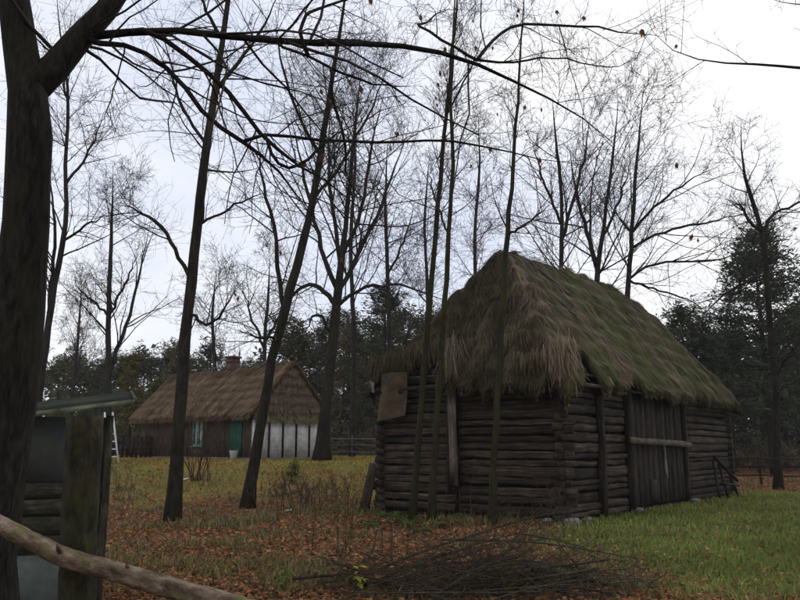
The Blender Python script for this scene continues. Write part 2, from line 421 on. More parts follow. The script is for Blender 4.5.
# ================================================================== the log barn
barn = empty('log_barn', (BC[0], BC[1], 0), BA, 'dark weathered log barn with a big mossy thatched hip roof', 'barn')
NC, PITCHZ = 16, .198
def course_z(i, half=0): return .12 + PITCHZ * (i + half)
def courses(n, total, lo, hi):
    h = RNG.uniform(lo, hi, n); h = h / h.sum() * total; return np.cumsum(h) - h / 2, h
FZ, FH = courses(NC, 3.17, .6, 1.3); EZ, EH = courses(NC, 3.12, .6, 1.3)
for i in range(NC):
    z = FZ[i] + .02
    def fl(xa, xb): log(barn, (xa, RNG.uniform(-.03, .03), z + RNG.uniform(-.03, .03)), (xb, RNG.uniform(-.03, .03), z + RNG.uniform(-.03, .03)), .07, FH[i] * .455 * RNG.uniform(.93, 1.03), M['log'], jit=.07, rough=.013, rings=9, sides=12, taper=RNG.uniform(-.05, .2))
    fl(-.16 + RNG.uniform(-.2, .12), 1.80); fl(2.02, 3.58); fl(8.27, BLX + .22 + RNG.uniform(-.06, .08))
    z2 = EZ[i] + .09
    def el(ya, yb): log(barn, (RNG.uniform(-.03, .03), ya, z2 + RNG.uniform(-.025, .025)), (RNG.uniform(-.03, .03), yb, z2 + RNG.uniform(-.025, .025)), .05, EH[i] * .46 * RNG.uniform(.93, 1.03), M['log'], jit=.06, rough=.012, rings=9, sides=12, taper=RNG.uniform(-.05, .18))
    el(-.16 + RNG.uniform(-.2, .12), 2.72); el(2.9, BLY + .2 + RNG.uniform(-.08, .1))
# upper end-wall logs and back / far walls
for i in range(4):
    z = course_z(NC + i, .5); log(barn, (.16, .35 + .42 * i, z - .06), (.16, BLY - .3 - .42 * i, z - .06), .09, .095, M['log'])
box(barn, .11, BLX - .11, .09, .12, .02, 3.15, M['inner'], 'gap_shade_sheet'); box(barn, .09, .12, .13, BLY - .13, .02, 3.15, M['inner'], 'gap_shade_sheet')  # added dark sheets behind the logs, painting the shade in their gaps
for i in range(NC):
    z = course_z(i); log(barn, (-.2, BLY, z), (BLX + .2, BLY, z), .10, .1, M['log'], rings=4, sides=6)
    log(barn, (BLX, -.2, z + .11), (BLX, BLY + .2, z + .11), .10, .1, M['log'], rings=4, sides=6)
box(barn, 0, BLX, 0, BLY, -.15, .018, M['inner'], 'sill')
# posts
for xx in (1.91, 3.70, 8.14): log(barn, (xx, -.10, .0), (xx + RNG.uniform(-.03, .03), -.10, 3.25), .10, .09, M['oldplank'], 'post')
# loose board nailed on the end wall with a shock of straw over it
plank(barn, (-.17, 2.80, .72), (-.19, 2.86, 3.75), (0, 1, 0), .22, .05, M['bar'], 'nailed_board', .015, 5)
plank(barn, (-.14, 2.98, .55), (-.15, 3.00, 3.1), (0, 1, 0), .09, .04, M['oldplank'], 'nailed_board', .01, 4)
# doors: two leaves of vertical boards
door = box(barn, 3.82, 8.02, -.03, .0, .12, 3.0, M['oldplank'], 'door')
xs = 3.84
dw = [.40, .36, .42, .38, .44, .34, .40, .36, .42, .38, .29]
for i, wd in enumerate(dw):
    wd = wd * (8.0 - 3.84) / sum(dw)
    mt_ = M['oldplank']
    plank(door, (xs + wd / 2, -.065 + RNG.uniform(-.012, .012), .10 + RNG.uniform(0, .05)), (xs + wd / 2 + RNG.uniform(-.02, .02), -.065 + RNG.uniform(-.012, .012), 3.05), (1, 0, 0), wd - .03, .045, mt_, 'board', .008, 4)
    xs += wd
plank(door, (6.36, -.12, .75), (6.30, -.115, 1.72), (1, 0, 0), .17, .03, M['palewood'], 'patch_board', .012, 3)
plank(door, (5.3, -.115, .2), (5.32, -.115, .75), (1, 0, 0), .5, .03, M['oldplank'], 'patch_board', .012, 2)['label'] = 'short board at the foot of the door'
plank(barn, (3.42, -.25, 1.80), (8.30, -.25, 1.70), (0, 0, 1), .16, .07, M['bar'], 'door_bar', .012, 6)
# roof
RX0, RX1, RY0, RY1 = -.48, BLX + .58, -.46, BLY + .46
ZE = 3.26; ZR = 7.0
def rn(x, y, s, k): return fbm(x * k, y * k, s, 3) - .5
def barn_z(x, y):
    f = ZE + 1.30 * (y - RY0); bk = ZE + 1.30 * (RY1 - y)
    h1 = ZE + 1.56 * (x - RX0); h2 = ZE + 1.42 * (RX1 - x)
    k = .16
    st = np.stack([f, bk, h1, h2, np.full_like(f, ZR + .16)])
    z = -k * np.log(np.sum(np.exp(-st / k), 0))
    hipf = 1 - sstep(-.3, .3, 1.56 * (x - RX0) - 1.30 * (y - RY0))
    streak = hipf * (fbm(x * .6, y * 3.0, 81, 3) - .5) + (1 - hipf) * (fbm(x * 3.0, y * .6, 82, 3) - .5)
    z = z + .42 * rn(x, y, 3, .55) + (.34 + .35 * hipf) * rn(x, y, 9, 1.5) + (.14 + .2 * hipf) * rn(x, y, 12, 4.2) + .22 * streak * (1 - .6 * sstep(5.8, 6.8, z)) - .30 * hipf * (1 - sstep(5.4, 6.4, z)) * sstep(.56, .70, fbm(x * 1.3, y * 1.3, 83, 2))
    crs = ((ZR - z) / .52 + .5 * rn(x, y, 21, .8)) % 1.0
    return z + .12 * crs - .06 * sstep(.85, 1, crs) * 1.2
def barn_keep(x, y):
    n = rn(x, y, 31, 1.6) * 1.2; n2 = rn(x, y, 36, 3) * .6
    d_hip = x - RX0
    hole1 = (d_hip < .62 + n * .9) & (y > 3.05 + n * .6) & (y < 4.25 + n2) & (x < .8)
    hole1 = hole1 | ((d_hip < .36 + n2 * .4) & (y > 4.1))
    hole2 = (y - RY0 < .72 + n2) & (x > .35 + n2) & (x < 1.55 + n2)
    return ~(hole1 | hole2)
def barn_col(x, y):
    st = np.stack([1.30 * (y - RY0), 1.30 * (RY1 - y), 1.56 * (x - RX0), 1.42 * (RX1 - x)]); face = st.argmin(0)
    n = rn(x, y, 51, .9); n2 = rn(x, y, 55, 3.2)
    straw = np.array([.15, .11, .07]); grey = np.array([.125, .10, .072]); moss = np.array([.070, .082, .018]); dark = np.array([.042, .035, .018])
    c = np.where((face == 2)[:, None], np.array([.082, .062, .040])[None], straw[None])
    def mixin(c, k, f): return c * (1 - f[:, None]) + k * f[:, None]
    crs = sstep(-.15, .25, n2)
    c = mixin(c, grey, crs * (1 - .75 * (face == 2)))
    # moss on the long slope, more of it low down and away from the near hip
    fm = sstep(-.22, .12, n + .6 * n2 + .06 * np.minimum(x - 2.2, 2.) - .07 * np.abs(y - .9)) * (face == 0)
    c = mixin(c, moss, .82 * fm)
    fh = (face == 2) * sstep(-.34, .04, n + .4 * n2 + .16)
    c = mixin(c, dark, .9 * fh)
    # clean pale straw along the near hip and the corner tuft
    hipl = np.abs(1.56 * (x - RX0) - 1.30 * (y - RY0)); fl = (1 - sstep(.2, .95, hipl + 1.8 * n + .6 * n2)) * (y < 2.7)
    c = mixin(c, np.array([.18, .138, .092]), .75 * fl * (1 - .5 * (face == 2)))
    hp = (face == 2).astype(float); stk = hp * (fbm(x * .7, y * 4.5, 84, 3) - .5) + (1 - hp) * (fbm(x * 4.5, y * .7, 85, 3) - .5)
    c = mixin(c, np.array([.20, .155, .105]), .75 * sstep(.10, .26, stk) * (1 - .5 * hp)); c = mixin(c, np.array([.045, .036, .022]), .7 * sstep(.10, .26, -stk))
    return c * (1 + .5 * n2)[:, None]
def barn_fringe(r):
    n = 4200
    x = np.concatenate([r.uniform(RX0, RX1, n), r.uniform(RX0, RX0 + .12, n // 2), r.uniform(RX1 - .12, RX1, n // 2)])
    y = np.concatenate([r.uniform(RY0, RY0 + .12, n), r.uniform(RY0, 3.4, n // 2), r.uniform(RY0, RY1, n // 2)])
    ok = barn_keep(x, y); return x[ok], y[ok], .12
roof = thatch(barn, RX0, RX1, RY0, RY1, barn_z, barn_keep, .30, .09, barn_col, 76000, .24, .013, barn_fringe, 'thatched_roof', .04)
# hanging shock of straw on the near corner and over the nailed board
def shock(parent, c, n, spread, ln, col, seed, droop=1.0, name='straw_tuft'):
    r = np.random.default_rng(seed)
    P = np.array(c) + r.normal(0, 1, (n, 3)) * np.array(spread)
    D = nrm(np.array([-.22, -.22, -1.0]) + r.normal(0, .16, (n, 3)) + (P - np.array(c)) * np.array([.25, .25, 0]))
    Nn = nrm(r.normal(0, 1, (n, 3)) + np.array([-1, -1, .2]))
    v, q, t = strands(P, D, Nn, ln * r.uniform(.5, 1.2, n), .013 * r.uniform(.6, 1.4, n), np.array(col) * r.uniform(.5, 1.45, n)[:, None], np.zeros(n), r.uniform(-.03, .05, n))
    return tag(mesh_np(name, v, q, M['straw'], parent, {'tint': t}), kind='stuff')
shock(barn, (-.30, -.18, 3.72), 1300, (.10, .14, .20), .46, (.20, .152, .105), 3)
shock(barn, (-.30, .45, 3.62), 600, (.10, .3, .12), .3, (.11, .085, .055), 5)
for k in range(14):
    yk = RNG.uniform(.2, 2.8); xk = RNG.uniform(-.3, min(1.6, yk * .8 + .3)); zk = float(barn_z(np.array([xk]), np.array([yk]))[0])
    shock(roof, (xk - .03, yk, zk + .06), 130, (.05, .12, .05), .42, (.075, .058, .034) if k % 3 else (.13, .10, .065), 300 + k)
shock(barn, (-.12, 4.85, 3.9), 1200, (.10, .34, .10), .42, (.06, .048, .028), 7); shock(barn, (-.02, 3.7, 4.2), 500, (.10, .4, .10), .4, (.07, .054, .032), 8)
shock(barn, (-.24, 2.82, 4.05), 420, (.06, .12, .16), .85, (.15, .118, .082), 4)
shock(barn, (-.30, 1.7, 3.55), 700, (.08, .6, .10), .32, (.07, .058, .034), 6)
# bare rafters and laths where the thatch has gone
for yy in (3.15, 3.7, 4.3, 4.9):
    pole(barn, [(-.38, yy, 2.98), (1.1, yy, 5.2)], .055, .045, M['oldplank'], 'rafter', 7, 5)
for k in range(6):
    pole(barn, [(-.36 + .2 * k, 2.7, 3.08 + .3 * k), (-.36 + .2 * k, 5.2 - .2 * k, 3.10 + .3 * k)], .028, .024, M['log'], 'lath', 6, 6)
pole(barn, [(.25, -.38, 3.02), (1.5, -.40, 3.03)], .05, .045, M['log'], 'lath', 6, 5); pole(barn, [(.3, -.2, 3.28), (1.45, -.2, 3.3)], .04, .035, M['log'], 'lath', 6, 5)
# poles lying on the thatch
for a, b in (((11.9, .7), (13.2, -.35)), ((9.2, 1.9), (11.0, 1.2)), ((1.9, 2.1), (3.3, 1.2)), ((2.9, 2.2), (4.5, 1.3)), ((6.4, 2.2), (7.6, 1.1)), ((12.3, 1.6), (12.9, .2))):
    pa = np.array([*a, float(barn_z(np.array([a[0]]), np.array([a[1]]))[0]) + .05]); pb = np.array([*b, float(barn_z(np.array([b[0]]), np.array([b[1]]))[0]) + .05])
    pole(roof, [pa, pb], .04, .03, M['palewood'], 'roof_pole', 6, 6)
# tar-paper sheet covering the left eave corner
sx = np.linspace(0, 1, 7); SU, SV = np.meshgrid(sx, sx)
yy = 4.12 + .82 * SU; zz = 2.42 + 1.1 * SV - .14 * SU * (1 - SV)
xx = -.40 + .06 * SV + .06 * np.sin(SU * 5 + SV * 3) - .05 * SU
vs1 = np.stack([xx, yy, zz], -1).reshape(-1, 3); ii = np.arange(49).reshape(7, 7)
qf = np.stack([ii[:-1, :-1], ii[:-1, 1:], ii[1:, 1:], ii[1:, :-1]], -1).reshape(-1, 4)
nn = len(vs1); vs2 = vs1 + np.array([.012, 0, 0])
M['tarp'] = plain('brown_tar_paper', (.075, .052, .030), .35, 4, dirt=(.035, .028, .018))
o = mesh_np('covering_sheet', np.concatenate([vs1, vs2]), [qf, qf[:, ::-1] + nn], M['tarp'], barn, smooth=True); o['label'] = 'brown tar paper sheet over the eave corner'
M['white'] = plain('old_white_paint', (.62, .63, .64), .15, 5, dirt=(.4, .4, .38))
plank(barn, (-.50, 5.10, 3.05), (-.48, 5.16, 3.3), (0, 1, .3), .10, .01, M['palewood'], 'torn_scrap', .05, 2)
# board leaning at the left corner
plank(barn, (-.42, 5.45, 0.), (-.12, 5.35, 1.2), (0, 1, 0), .3, .05, M['oldplank'], 'prop_board', .03, 3)
def bl(x, y, z=0): p = BC + D1 * x + D2 * y; return np.array([p[0], p[1], z])
for i, (x, y, r_, lb) in enumerate([(-.3, -.34, .17, 'pale flat stone under the near corner of the barn'), (-.36, .25, .11, 'small pale stone under the short wall near the barn corner'), (.6, -.28, .10, 'small grey stone against the long wall beside the barn corner'), (8.15, -.32, .15, 'dark stone beside the right door post of the barn'), (3.7, -.3, .11, 'small stone at the left door post of the barn')]):
    stone(bl(x, y, float(H(*bl(x, y)[:2])) + .05), r_, lb)
# old trestle leaning by the right end of the barn
tr = empty('wooden_trestle', bl(10.7, -.55), BA, 'dark wooden trestle leaning against the right end of the barn', 'trestle')
for a, b in (((-.5, .1, 0), (-.45, .25, 1.25)), ((.1, 0, 0), (.15, .25, 1.1)), ((1.3, 0, 0), (1.35, .25, .75))): pole(tr, [a, b], .05, .045, M['oldplank'], 'leg', 6, 4)
pole(tr, [(-.75, .12, 1.33), (1.75, .12, .5)], .06, .05, M['oldplank'], 'beam', 6, 6); pole(tr, [(-.5, .0, .5), (1.4, .0, .35)], .04, .04, M['oldplank'], 'crossbar', 6, 4)

# ================================================================== the cottage
CZ = 1.03
cot = empty('thatched_cottage', (CC[0], CC[1], CZ), CDIR, 'brown cottage with straw thatch, white gable wall and green door', 'cottage')
# local: x along the front (away to the left), y = depth is negative local y (gable runs along -y)
WH = 2.2
M['brownwall'] = wood('brown_boards', (.034, .024, .018), (.078, .052, .040), (.125, .09, .07), 1.2, vary=(.9, 1.1))
M['limewash'] = plain('limewash', (.58, .58, .575), .12, 5, dirt=(.38, .37, .35), bstr=.5)
M['green'] = plain('green_paint', (.022, .095, .066), .4, 6, .7, dirt=(.015, .06, .045))
M['teal'] = plain('pale_teal_paint', (.12, .30, .25), .2, 5, .6)
M['found'] = plain('grey_footing', (.11, .11, .105), .4, 4)
M['brick'] = plain('old_brick', (.10, .055, .046), .35, 7, dirt=(.06, .04, .035))
M['glass'], nt_, b_ = base_mat('window_glass', .12, .5); b_.inputs['Base Color'].default_value = (.03, .035, .035, 1)
M['curtain'] = plain('curtain', (.5, .52, .5), .15, 9)
box(cot, -.04, CL + .04, -CW - .04, .04, -.35, .14, M['found'], 'footing')
wl = box(cot, .06, CL, -CW + .02, -.04, .142, WH, M['brownwall'], 'wall')
i = 0; xx = .22
while xx < CL:
    wd = RNG.uniform(.16, .24)
    if not (.92 < xx + wd / 2 < 1.85) and not (4.05 < xx + wd / 2 < 5.15):
        plank(wl, (xx + wd / 2, -.025 + RNG.uniform(-.006, .006), .13), (xx + wd / 2, -.025, WH - .02), (1, 0, 0), wd - .02, .03, M['brownwall'], 'plank', .004, 1)
    elif 4.05 < xx + wd / 2 < 5.15:
        plank(wl, (xx + wd / 2, -.02, .13), (xx + wd / 2, -.02, .62), (1, 0, 0), wd - .02, .03, M['brownwall'], 'plank', .004, 1)
        plank(wl, (xx + wd / 2, -.02, 1.92), (xx + wd / 2, -.02, WH - .02), (1, 0, 0), wd - .02, .03, M['brownwall'], 'plank', .004, 1)
    xx += wd
dr = box(cot, .98, 1.80, -.03, .012, .15, 2.03, M['green'], 'door')
for k in range(4): box(dr, 1.0 + .2 * k, 1.18 + .2 * k, .014, .03, .17, 2.0, M['green'], 'board')
box(dr, 1.7, 1.74, .03, .08, 1.0, 1.12, M['found'], 'handle'); box(dr, .92, .975, -.03, .045, .15, 2.1, M['green'], 'frame'); box(dr, 1.805, 1.86, -.03, .045, .15, 2.1, M['green'], 'frame')
wi = box(cot, 4.2, 5.0, -.03, .0, .75, 1.85, M['curtain'], 'window')
for a in ((4.12, 4.2, .67, 1.93), (5.0, 5.08, .67, 1.93)): box(wi, a[0], a[1], -.03, .05, a[2], a[3], M['teal'], 'frame')
for a in ((.67, .75), (1.85, 1.93), (1.42, 1.47)): box(wi, 4.2, 5.0, -.03, .045, a[0], a[1], M['teal'], 'frame')
box(wi, 4.575, 4.625, -.03, .043, .75, 1.85, M['teal'], 'mullion'); box(wi, 4.05, 5.15, -.02, .1, .62, .668, M['teal'], 'sill')
for a in ((4.2, 4.575), (4.625, 5.0)):
    for c in ((.75, 1.42), (1.47, 1.85)):
        box(wi, a[0] + .22, a[1] - .04, .004, .012, c[0], c[1], M['glass'], 'pane')
box(cot, -.03, .11, -.06, .03, .142, WH + .02, M['white'], 'corner_board'); box(cot, .14, .2, -.05, .025, .142, WH, M['palewood'], 'corner_board')
# gable wall: limewashed panels between dark battens
nb = 5; pw = (CW - .1) / nb
for k in range(nb):
    y_ = -.08 - k * pw
    pn = box(cot, -.03, .045, y_ - pw + .09, y_ - .005, .142, 1.92, M['limewash'], 'panel', .003)
    for q in range(1, 5): box(pn, -.042, -.031, y_ - pw + .10, y_ - .015, .15 + .36 * q, .165 + .36 * q, M['limewash'], 'ledge')
    box(cot, -.055, .04, y_ - pw - .005, y_ - pw + .085, .142, 2.0, M['oldplank'], 'batten')
# roof
GX0, GX1, GY0, GY1 = -.24, CL + .45, -CW - .42, .42
CRZ = 4.72; CEZ = 2.2; SLP = (CRZ - CEZ) / ((GY1 - GY0) / 2)
def cot_z(x, y):
    f = CEZ + SLP * (GY1 - y); b = CEZ + SLP * (y - GY0); k = .1
    # small half-hip at the far end, straight ridge
    z = -k * np.log(np.exp(-f / k) + np.exp(-b / k))
    z = z + .18 * rn(x, y, 61, .5) + .09 * rn(x, y, 62, 2.5)
    crs = ((CRZ - z) / .45 + .4 * rn(x, y, 63, .8)) % 1.0
    return z + .06 * crs
def cot_col(x, y):
    n = rn(x, y, 71, 1.2); n2 = rn(x, y, 72, 4)
    c = np.array([.17, .115, .068])[None] * (1 + .7 * n2 + .5 * n + 1.2 * (fbm(x * 3.5, y * .6, 73, 3) - .5))[:, None]
    f = sstep(.05, .3, n)[:, None]
    return np.clip(c * (1 - .45 * f) + np.array([.085, .07, .03]) * .45 * f, .01, 1)
def cot_fringe(r):
    n = 2600
    x = np.concatenate([r.uniform(GX0, GX1, n), r.uniform(GX0, GX0 + .1, n // 2)]); y = np.concatenate([r.uniform(GY1 - .1, GY1, n), r.uniform(GY0, GY1, n // 2)])
    return x, y, .2
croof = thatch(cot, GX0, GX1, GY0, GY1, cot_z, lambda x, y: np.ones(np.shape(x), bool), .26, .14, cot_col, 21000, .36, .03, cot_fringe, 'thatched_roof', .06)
for xx in np.arange(.3, CL, .9):
    zr = CRZ + .06
    for s in (-1, 1): pole(croof, [(xx, -CW / 2 - .1 * s, zr + .06), (xx + .1, -CW / 2 + .5 * s, zr - .42)], .03, .025, M['palewood'], 'ridge_pole', 5, 3)
chim = box(croof, 4.65, 5.15, -CW / 2 - .3, -CW / 2 + .2, 4.1, 5.2, M['brick'], 'chimney'); box(chim, 4.58, 5.22, -CW / 2 - .36, -CW / 2 + .26, 5.202, 5.30, M['brick'], 'cap'); box(chim, 4.62, 5.18, -CW / 2 - .33, -CW / 2 + .23, 4.98, 5.05, M['brick'], 'band')
# gable clad with courses of straw
ng = 6
gc_ = []
for k in range(ng):
    z0 = 1.86 + k * .46; z1 = z0 + .54
    def half(z): return max(.05, (CRZ - .18 - z) / SLP)
    ya, yb = half(max(z0, CEZ)), half(z1)
    V = []
    for xo in (-.19, .02):
        for (z, h) in ((z0, min(ya, CW / 2 + .12)), (z1, yb)):
            for t in np.linspace(-1, 1, 13): V.append((xo + (.14 if z == z1 and xo < 0 else 0) + RNG.uniform(-.012, .012), -CW / 2 + t * h, z + (RNG.uniform(-.04, .04) if z == z0 else 0)))
    V = np.array(V); a = np.arange(13)
    q = lambda A, B: np.stack([A[:-1], A[1:], B[1:], B[:-1]], -1)
    fs = np.concatenate([q(a, a + 13), q(a + 26, a + 39), q(a, a + 26), q(a + 13, a + 39)])
    tint = np.concatenate([np.tile(np.array([.13, .092, .068]) * RNG.uniform(.75, 1.15), (len(V), 1)), np.ones((len(V), 1))], 1)
    g = mesh_np('straw_course', V, fs, M['thatch'], cot, {'tint': tint})
    n = 900; r = np.random.default_rng(90 + k)
    t = r.uniform(-1, 1, n); zz = r.uniform(z0 + .05, z1, n); hh = np.interp(zz, [z0, z1], [min(ya, CW / 2 + .12), yb])
    P = np.stack([np.interp(zz, [z0, z1], [-.19, -.055]), -CW / 2 + t * hh, zz], 1)
    D = nrm(np.stack([r.uniform(-.25, -.02, n), r.normal(0, .1, n), -np.ones(n)], 1))
    cc = (np.array([.16, .115, .08]) if k else np.array([.17, .14, .07])) * r.uniform(.5, 1.4, n)[:, None]
    v, qd, tcn = strands(P, D, np.tile([-1., 0, 0], (n, 1)), r.uniform(.15, .4, n), .03 * r.uniform(.6, 1.3, n), cc, np.zeros(n), r.uniform(0, .04, n))
    tag(mesh_np('straw', v, qd, M['straw'], g, {'tint': tcn}), kind='stuff')
def cl(x, y): p = CC + CE1 * x - CE2 * y * -1; return np.array([p[0], p[1], CZ])
def cw(x, y, z=0):                    # cottage-local to world
    c, s = math.cos(CDIR), math.sin(CDIR); return np.array([CC[0] + c * x - s * y, CC[1] + s * x + c * y, z])
def gnd(p, dz=0): return np.array([p[0], p[1], float(H(p[0], p[1])) + dz])
bk = empty('bucket', gnd(cw(.72, .55)), 0, 'white enamel bucket beside the green cottage door', 'bucket')
def lathe(name, prof, mat, parent, seg=16):
    a = np.arange(seg) * 2 * math.pi / seg
    V = np.array([(r_ * math.cos(t), r_ * math.sin(t), z) for r_, z in prof for t in a]); idx = np.arange(len(V)).reshape(len(prof), seg); j = np.roll(idx, -1, 1)
    return mesh_np(name, V, [np.stack([idx[:-1], j[:-1], j[1:], idx[1:]], -1).reshape(-1, 4), idx[:1, ::-1]], mat, parent, smooth=True)
lathe('body', [(.13, 0), (.2, .42), (.215, .44), (.19, .42), (.125, .03), (.0, .03)], M['white'], bk)
V, fs = tubes(np.array([[(.2 * math.cos(t), 0, .43 + .16 * math.sin(t)) for t in np.linspace(0, math.pi, 9)]]), np.full((1, 9), .009), 5); mesh_np('handle', V, fs, M['found'], bk)
for i, (a, b, lb) in enumerate([((-.35, -.2), (-.3, -2.0), 'long pale plank lying at the foot of the white gable'), ((-.6, .35), (-.5, -.9), 'short pale plank lying in the grass at the cottage corner')]):
    o = plank(None, gnd(cw(*a), .06), gnd(cw(*b), .06), D1.tolist() + [0], .22, .04, M['palewood'], 'plank', .01, 3); tag(o, lb, 'plank')
# ladder standing left of the cottage
p = ground_at(112, 456); Yl = 33.
lb_ = on_ground(112, Yl); lad = empty('stepladder', lb_, R(12), 'white wooden stepladder standing in the grass beyond the small shed roof', 'ladder')
for s in (-1, 1): plank(lad, (s * .2 - .55, .95, 0), (s * .15 - .28, .53, 2.08), (1, 0, 0), .05, .03, M['white'], 'rear_leg', .003, 1)
for s in (-1, 1): plank(lad, (s * .22 + .1, 0, 0), (s * .16 - .28, .5, 2.1), (1, 0, 0), .07, .04, M['white'], 'rail', .003, 2)
for k in range(6):
    t = .12 + .15 * k; hw = .2 - .05 * t; plank(lad, (.1 - .38 * t - hw, .5 * t, 2.1 * t), (.1 - .38 * t + hw, .5 * t, 2.1 * t), (0, 0, 1), .06, .03, M['white'], 'rung', .003, 1)
# dark paling left of the cottage
pf = empty('paling_fence', on_ground(135, 42), R(8), 'dark board paling at the left end of the cottage', 'fence')
for k in range(9): plank(pf, (-1.1 + .24 * k, 0, 0), (-1.1 + .24 * k, 0, 1.15 + RNG.uniform(-.1, .1)), (1, 0, 0), .17, .03, M['oldplank'], 'board', .01, 1)
for z in (.3, .85): plank(pf, (-1.2, .035, z), (1.0, .035, z), (0, 0, 1), .08, .035, M['oldplank'], 'rail', .005, 1)
pole(pf, [(-.1, .12, -.1), (-.1, .12, 1.1)], .06, .06, M['oldplank'], 'post', 6, 3)

# ================================================================== rail fences
def rail_fence(pts, label, zs, mat, h=1.25):
    root = empty('rail_fence', gnd(pts[0]), 0, label, 'fence'); o = np.array(root.location)
    P = [gnd(p) - o for p in pts]
    for p in P: pole(root, [p + [0, 0, -.2], p + [RNG.uniform(-.05, .05), 0, h + RNG.uniform(-.05, .1)]], .06, .05, mat, 'post', 7, 4)
    for a, b in zip(P[:-1], P[1:]):
        for z in zs: pole(root, [a + [-.1, -.08, z + RNG.uniform(-.04, .04)], (a + b) / 2 + [0, -.08, z - .03], b + [.1, -.08, z + RNG.uniform(-.04, .04)]], .042, .035, mat, 'rail', 6, 6)
rail_fence([on_ground(x, 46 - .006 * (x - 300)) for x in (316, 352, 392, 440)], 'grey rail fence behind the grass right of the cottage', (.35, .75, 1.1), M['palewood'])
rail_fence([on_ground(x, Y) for x, Y in ((722, 36), (758, 35), (800, 34), (845, 33))], 'dark rail fence in front of the wood right of the barn', (.45, .85, 1.2), M['oldplank'], 1.35)

# ================================================================== small shed on the left
SHR = R(21)
shp = at(100, 600, 8.3); SH = np.array([shp[0], shp[1], float(H(shp[0], shp[1]))])
shed = empty('small_shed', SH, SHR, 'small dark green plank shed with a sloping roof behind the fence post', 'shed')
M['tar'] = plain('tar_paper', (.05, .054, .054), .4, 3, dirt=(.045, .05, .03))
M['greensheet'] = plain('grey_green_sheet', (.072, .085, .074), .3, 5, .8, dirt=(.045, .05, .036))
M['mossplank'] = wood('mossy_plank', (.012, .012, .008), (.04, .038, .025), (.085, .08, .056), 2, (.034, .04, .016), .58, al=5)
M['rooffelt'] = plain('roofing_felt', (.022, .024, .023), .5, 7, .95, .02, dirt=(.04, .046, .022), bstr=.6)
M['roofedge'] = wood('mossy_roof_edge', (.045, .05, .032), (.115, .128, .082), (.20, .215, .15), 1, al=5)
SW, SDp = 1.55, 1.2
box(shed, -SW, -.02, .03, SDp, -.1, 1.9, M['tar'], 'body')
box(shed, -SW - .01, .0, -.012, .028, 1.28, 1.93, M['tar'], 'upper_sheet')
for k, (z0, z1) in enumerate(((1.12, 1.265), (.95, 1.105), (.77, .935), (.60, .755))):
    plank(shed, (-SW, -.005, (z0 + z1) / 2), (.015, -.005, (z0 + z1) / 2), (0, 0, 1), z1 - z0, .05, M['mossplank'], 'plank', .008, 4)
box(shed, -SW - .01, -.06, -.02, .02, -.1, .57, M['greensheet'], 'lower_sheet')
plank(shed, (-.02, -.02, -.1), (-.02, -.02, 1.95), (1, 0, 0), .07, .06, M['mossplank'], 'corner_post', .005, 3)
plank(shed, (-.075, -.045, .25), (-.07, -.045, .62), (1, 0, 0), .04, .02, M['palewood'], 'light_gap_strip', .005, 1)  # pale colour stands in for the light gap at the shed's edge
def rz(x, y): return 2.075 + .15 * x + .13 * y
rxs = (-SW - .2, .20); rys = (-.22, SDp + .1)
V = [(x, y, rz(x, y) + dz) for dz in (0, .022) for x, y in ((rxs[0], rys[0]), (rxs[1], rys[0]), (rxs[1], rys[1]), (rxs[0], rys[1]))]
BF = np.array([(3, 2, 1, 0), (4, 5, 6, 7), (0, 1, 5, 4), (1, 2, 6, 5), (2, 3, 7, 6), (3, 0, 4, 7)])
rf = mesh_np('roof', V, BF, M['rooffelt'], shed)
plank(rf, (rxs[0], rys[0] - .025, rz(rxs[0], rys[0]) + .01), (rxs[1], rys[0] - .025, rz(rxs[1], rys[0]) + .01), (0, 0, 1), .045, .03, M['roofedge'], 'edge_board', .006, 4)
plank(rf, (rxs[1] + .018, rys[0], rz(rxs[1], rys[0]) + .01), (rxs[1] + .018, rys[1], rz(rxs[1], rys[1]) + .01), (0, 0, 1), .05, .03, M['mossplank'], 'edge_board', .006, 3)

# ================================================================== foreground post and rail
pb = at(77, 700, 2.965); pb[2] = -.05
pt = at(85, 416, 2.96)
ff = empty('fence_post', (pb[0], pb[1], 0), 0, 'thick mossy fence post in the foreground behind the slanting rail', 'post')
def thick_log(parent, pts, r, mat, name, n=26, sides=20, seed=1, amp=.07, wv=None):
    p = resample(pts, n); rr = np.random.default_rng(seed)
    V, fs = tubes(p[None], np.full((1, n), 1.0), sides)
    C = np.repeat(p, sides, 0); Dv = V - C
    ang = np.tile(np.arange(sides) * 2 * math.pi / sides, n); s = np.repeat(np.arange(n) / n, sides)
    k = 1 + amp * np.sin(2 * ang + 1 + 2 * s) + amp * .6 * np.sin(5 * ang + 9 * s + seed) + amp * (fbm(ang * 1.5, s * 14, seed) - .5) * 2 - amp * .9 * np.clip(fbm(np.cos(ang) * 4 + 9, np.sin(ang) * 4 + s * 2.5, seed + 3) * 2 - 1.05, 0, 1) + amp * .9 * np.repeat(rr.normal(0, .5, n), sides)
    rad = np.repeat(np.interp(np.linspace(0, 1, n), *zip(*r)), sides)
    Ln = np.linalg.norm(np.array(pts[-1]) - np.array(pts[0]))
    return mesh_np(name, C + Dv * (rad * k)[:, None], fs, mat, parent, {'gc': np.stack([s * Ln, np.cos(ang) * rad * 1.0, np.sin(ang) * rad], 1)}, smooth=True)
o0 = np.array(ff.location)
thick_log(ff, [pb - o0 - [0, 0, .2], at(77, 600, 2.965) - o0, at(80, 520, 2.965) - o0, at(83, 470, 2.96) - o0, pt - o0], [(0, .072), (.5, .068), (.75, .063), (1, .064)], M['post'], 'shaft', 50, 44, 3, .035)
kn = at(73, 455, 2.95) - o0
